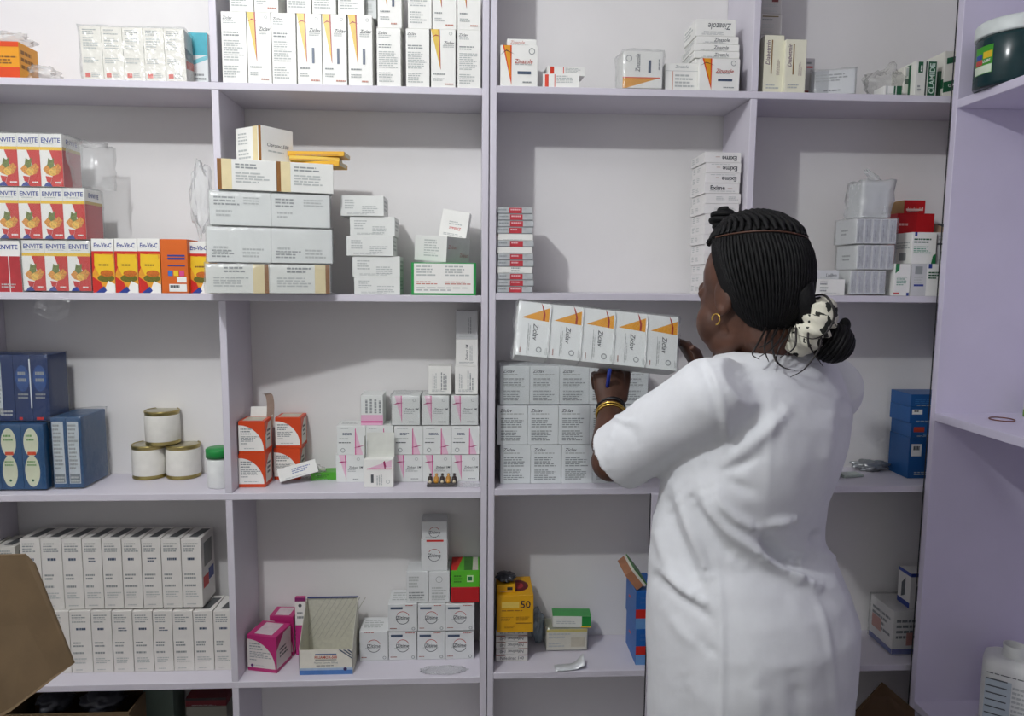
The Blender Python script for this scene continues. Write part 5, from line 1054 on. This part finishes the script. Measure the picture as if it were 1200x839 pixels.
# shoes
for s_ in (-1, 1):
    hp = HIP+BR*(s_*.085); kn = Vector((hp.x-BR.x*s_*.012, hp.y-BR.y*s_*.012, .46))+BF*.012; an = Vector((kn.x, kn.y, .09))-BF*.03
    bm = bmesh.new(); ellipsoid(bm, (0, 0, 0), (.048, .128, .04), None, 20)
    for v in bm.verts: v.co.z = max(v.co.z, -.03)
    o = bm_obj('shoe', bm, mat('1C1A1C', .4), woman, True); c_ = an+BF*.07; o.location = (c_.x, c_.y, .031); o.rotation_euler.z = R(YAW)

# hair: cap, cornrows, front knot
HM = mat('09090B', .62, var=.25, scale=180, bump=.5, bscale=500, spec=.25)
CR = Vector((.083, .106, .102)); CC = Vector((0, -.016, .036))
def surf(az, el, k=1.0):     # az 0 = back of the head, + towards its left; el elevation
    return H(*(CC+Vector((-math.sin(az)*math.cos(el)*CR.x, -math.cos(az)*math.cos(el)*CR.y, math.sin(el)*(CR.z if el > 0 else .128)))*k))
def hairline(az):            # lowest elevation covered by hair at an azimuth
    a = abs(math.degrees(az))
    T_ = [(0, -66), (35, -66), (60, -62), (75, -54), (86, -40), (94, -16), (102, 14), (114, 36), (140, 46), (180, 50)]
    for (a0, e0), (a1, e1) in zip(T_, T_[1:]):
        if a <= a1: return R(e0+(e1-e0)*(a-a0)/(a1-a0))
    return R(42)
bm = bmesh.new(); NA, NE = 72, 30; g = []
for i in range(NA):
    az = -math.pi+2*math.pi*i/NA; lo = hairline(az); g.append([bm.verts.new(surf(az, lo+(R(88)-lo)*j/NE, .985 if j else .955)) for j in range(NE+1)])
for i in range(NA):
    for j in range(NE): bm.faces.new((g[i][j], g[(i+1) % NA][j], g[(i+1) % NA][j+1], g[i][j+1])).smooth = True
bm.faces.new([g[i][NE] for i in range(NA)])
def PE(az): return 22+16*max(0, min(1, math.degrees(az)/105))   # elevation of the parting line
def braid(bm, path, r, n=7, bumps=1.0):
    P = smooth_path(path, 7); rad = [r*(1+.16*math.sin(i*1.9))*(1 if 2 < i < len(P)-3 else .75) for i in range(len(P))]
    tube(bm, P, rad, n)
for i in range(67):
    az = R(-128+256*i/66); e0 = R(PE(az)-2.5); e1 = max(hairline(az)+R(2), hairline(az*.72)) if abs(az) > 1 else hairline(az)+R(3)
    if e1 > e0-R(6): continue
    path = [surf(az*(1-.12*t), e0+(e1-e0)*t, 1.0) for t in (0, .25, .5, .75, 1)]
    braid(bm, path, .0032)
KN = H(.01, .05, .134)
for i in range(33):
    az = R(-150+300*i/32); path = [surf(az, R(PE(az)+2), 1.0), surf(az*1.02, R(PE(az)+18), 1.03)]
    for t in (.35, .7):
        q = surf(az*1.05, R(PE(az)+18), 1.03).lerp(KN, t); d_ = q-H(*CC); q = H(*CC)+d_.normalized()*max(d_.length, (surf(math.pi, R(68), 1.03)-H(*CC)).length*(1.0))
        path.append(q)
    path.append(KN); braid(bm, path, .0052)
o = bm_obj('hair', bm, HM, woman, None)
bm = bmesh.new(); c0 = H(.014, .05, .154); 
tube(bm, [H(.012, .04, .11), c0], [.026, .02], 14); ellipsoid(bm, c0, (.0265, .0265, .025), None, 18)
ax0 = MH @ Vector((.1, -.3, .95)); ax0.normalize(); s0 = ax0.orthogonal().normalized(); s1 = ax0.cross(s0); sp = []
for i in range(90):
    t = i/89; a = t*2*math.pi*3.6; rr = .024*math.sin(math.pi*(.12+.8*t))+.004; sp.append(c0+(s0*math.cos(a)+s1*math.sin(a))*rr+ax0*(-.02+.042*t))
tube(bm, sp, .0058, 8); bm_obj('front_hair_knot', bm, HM, woman, None)
bm = bmesh.new(); tube(bm, smooth_path([surf(R(a), R(PE(R(a))), 1.006) for a in range(-40, 116, 12)], 4), .0016, 6); bm_obj('hair_parting', bm, SK, woman, None)
# scrunchie and low bun
SC = U(949, 382, 1.318); BC = U(976, 402, 1.312); axp = (BC-SC).normalized(); s0 = axp.cross(Vector((0, 1, 0))).normalized(); s1 = axp.cross(s0)
bm = bmesh.new(); NU, NV = 60, 16; g = []
for i in range(NU):
    a = 2*math.pi*i/NU; rr = .035*(1+.1*math.sin(a*9)+.06*math.sin(a*17+1)); ring = []
    for j in range(NV):
        b2 = 2*math.pi*j/NV; tr_ = .021*(1+.22*math.sin(a*11+b2*2)); ring.append(bm.verts.new(SC+(s0*math.cos(a)+s1*math.sin(a)*.92)*(rr+tr_*math.cos(b2))+axp*(tr_*1.25*math.sin(b2))))
    g.append(ring)
for i in range(NU):
    for j in range(NV): bm.faces.new((g[i][j], g[(i+1) % NU][j], g[(i+1) % NU][(j+1) % NV], g[i][(j+1) % NV])).smooth = True
SCM = bpy.data.materials.new('patterned_cloth'); SCM.use_nodes = True; nt = SCM.node_tree; b_ = nt.nodes['Principled BSDF']; b_.inputs['Roughness'].default_value = .8
tc = nt.nodes.new('ShaderNodeTexCoord'); vo = nt.nodes.new('ShaderNodeTexVoronoi'); vo.inputs['Scale'].default_value = 62; rp = nt.nodes.new('ShaderNodeValToRGB'); rp.color_ramp.interpolation = 'CONSTANT'
nz = nt.nodes.new('ShaderNodeTexNoise'); nz.inputs['Scale'].default_value = 48
rp.color_ramp.elements[0].color = lin('22241F'); rp.color_ramp.elements[1].position = .42; rp.color_ramp.elements[1].color = lin('DAD7C6')
nt.links.new(tc.outputs['Object'], nz.inputs['Vector']); nt.links.new(nz.outputs['Fac'], rp.inputs['Fac']); nt.links.new(rp.outputs['Color'], b_.inputs['Base Color'])
o = bm_obj('scrunchie', bm, SCM, woman, True); o['label'] = 'cream scrunchie with black pattern'
bm = bmesh.new(); tube(bm, [H(0, -.05, -.02), surf(R(-8), R(-28), .93), SC-axp*.015, SC, BC], [.02, .028, .026, .024, .024], 16)
ellipsoid(bm, BC, (.036, .036, .033), None, 20); ellipsoid(bm, U(990, 381, 1.312), (.0105, .0105, .014), None, 12); ellipsoid(bm, U(985, 392, 1.312), (.016, .016, .014), None, 12)
for k in range(4):
    sp = []
    for i in range(60):
        t = i/59; a = t*2*math.pi*3; th_ = math.pi*(.1+.8*t)
        sp.append(BC+(s0*math.cos(a+k*1.57)+s1*math.sin(a+k*1.57))*(.0355*math.sin(th_))+axp*(-.034*math.cos(th_)))
    tube(bm, sp, .0042, 6)
bm_obj('low_bun', bm, HM, woman, None)
STR = [[(951, 360), (948, 382), (947, 400), (953, 413), (965, 430)], [(956, 358), (961, 385), (962, 400), (957, 414), (942, 433), (926, 442)], [(948, 348), (966, 346), (976, 360), (977, 374), (968, 390), (953, 397), (936, 393)], [(936, 366), (933, 386), (931, 407), (914, 419)], [(912, 378), (905, 398), (908, 419), (917, 430), (932, 434)], [(905, 380), (898, 396), (896, 410), (901, 424)], [(900, 378), (893, 394), (885, 408), (882, 416), (890, 421)], [(922, 376), (916, 394), (905, 408), (890, 418)], [(930, 374), (924, 392), (914, 406), (908, 424)], [(916, 376), (908, 392), (900, 402), (889, 408)]]
for pl_ in STR:
    bm = bmesh.new(); P = [U(x, y, (1.325, 1.285)[i_] if i_ < 2 else 1.265) for i_, (x, y) in enumerate(pl_)]; P = smooth_path(P, 6)
    tube(bm, P, [.0021 if i < len(P)*.5 else .0021*(1-.8*(i/len(P)-.5)/.5) for i in range(len(P))], 6); bm_obj('hair_strand', bm, mat('17110F', .5, var=0), woman, None)
# jewellery
gm = mat('D8B45A', .2, metal=.95, var=0)
EP = H(-.083, .004, -.046); bm = bmesh.new(); tube(bm, [EP+MH @ Vector((0, .010*math.cos(a*.35), .010*math.sin(a*.35))) for a in range(15)], .0016, 7); bm_obj('earring', bm, gm, woman, None)
wd_ = (LW-LE).normalized()
for k, (o_, r_) in enumerate(((.004, .0325), (.013, .032))):
    bm = bmesh.new(); c_ = LW-wd_*(.012+o_*1.0); a0 = wd_.orthogonal().normalized(); a1 = wd_.cross(a0)
    tube(bm, [c_+(a0*math.cos(i*math.pi/12)+a1*math.sin(i*math.pi/12))*r_ for i in range(25)], .0026, 8, cap=False); bm_obj('bracelet', bm, gm, woman, None)
bm = bmesh.new(); c_ = LW+wd_*.004; r_ = .0335; A = []
for i in range(33):
    a = i*math.pi/16; A.append([bm.verts.new(c_+(a0*math.cos(a)+a1*math.sin(a))*r_+wd_*q) for q in (-.006, .006)])
for p_, q_ in zip(A, A[1:]): bm.faces.new((p_[0], p_[1], q_[1], q_[0])).smooth = True
o = bm_obj('watch_strap', bm, mat('15151A', .5), woman, True); so = o.modifiers.new('thick', 'SOLIDIFY'); so.thickness = .0025
# blue pen between the fingers
bm = bmesh.new(); pt = U(714.5, 433, 1.575); pb = pt-Vector((.0, -.03, .055)); tube(bm, [pb, pb.lerp(pt, .5), pt], [.0045, .0045, .0045], 12); o = bm_obj('pen', bm, mat('1A2F8A', .3), None, None); tag(o, 'blue pen held between the woman\'s fingers under the pack', 'pen')
print('ARM', (LE-LS).length, (LW-LE).length, (RE-RS).length, (RW-RE).length, 'HEAD', HC, 'NB', NB)
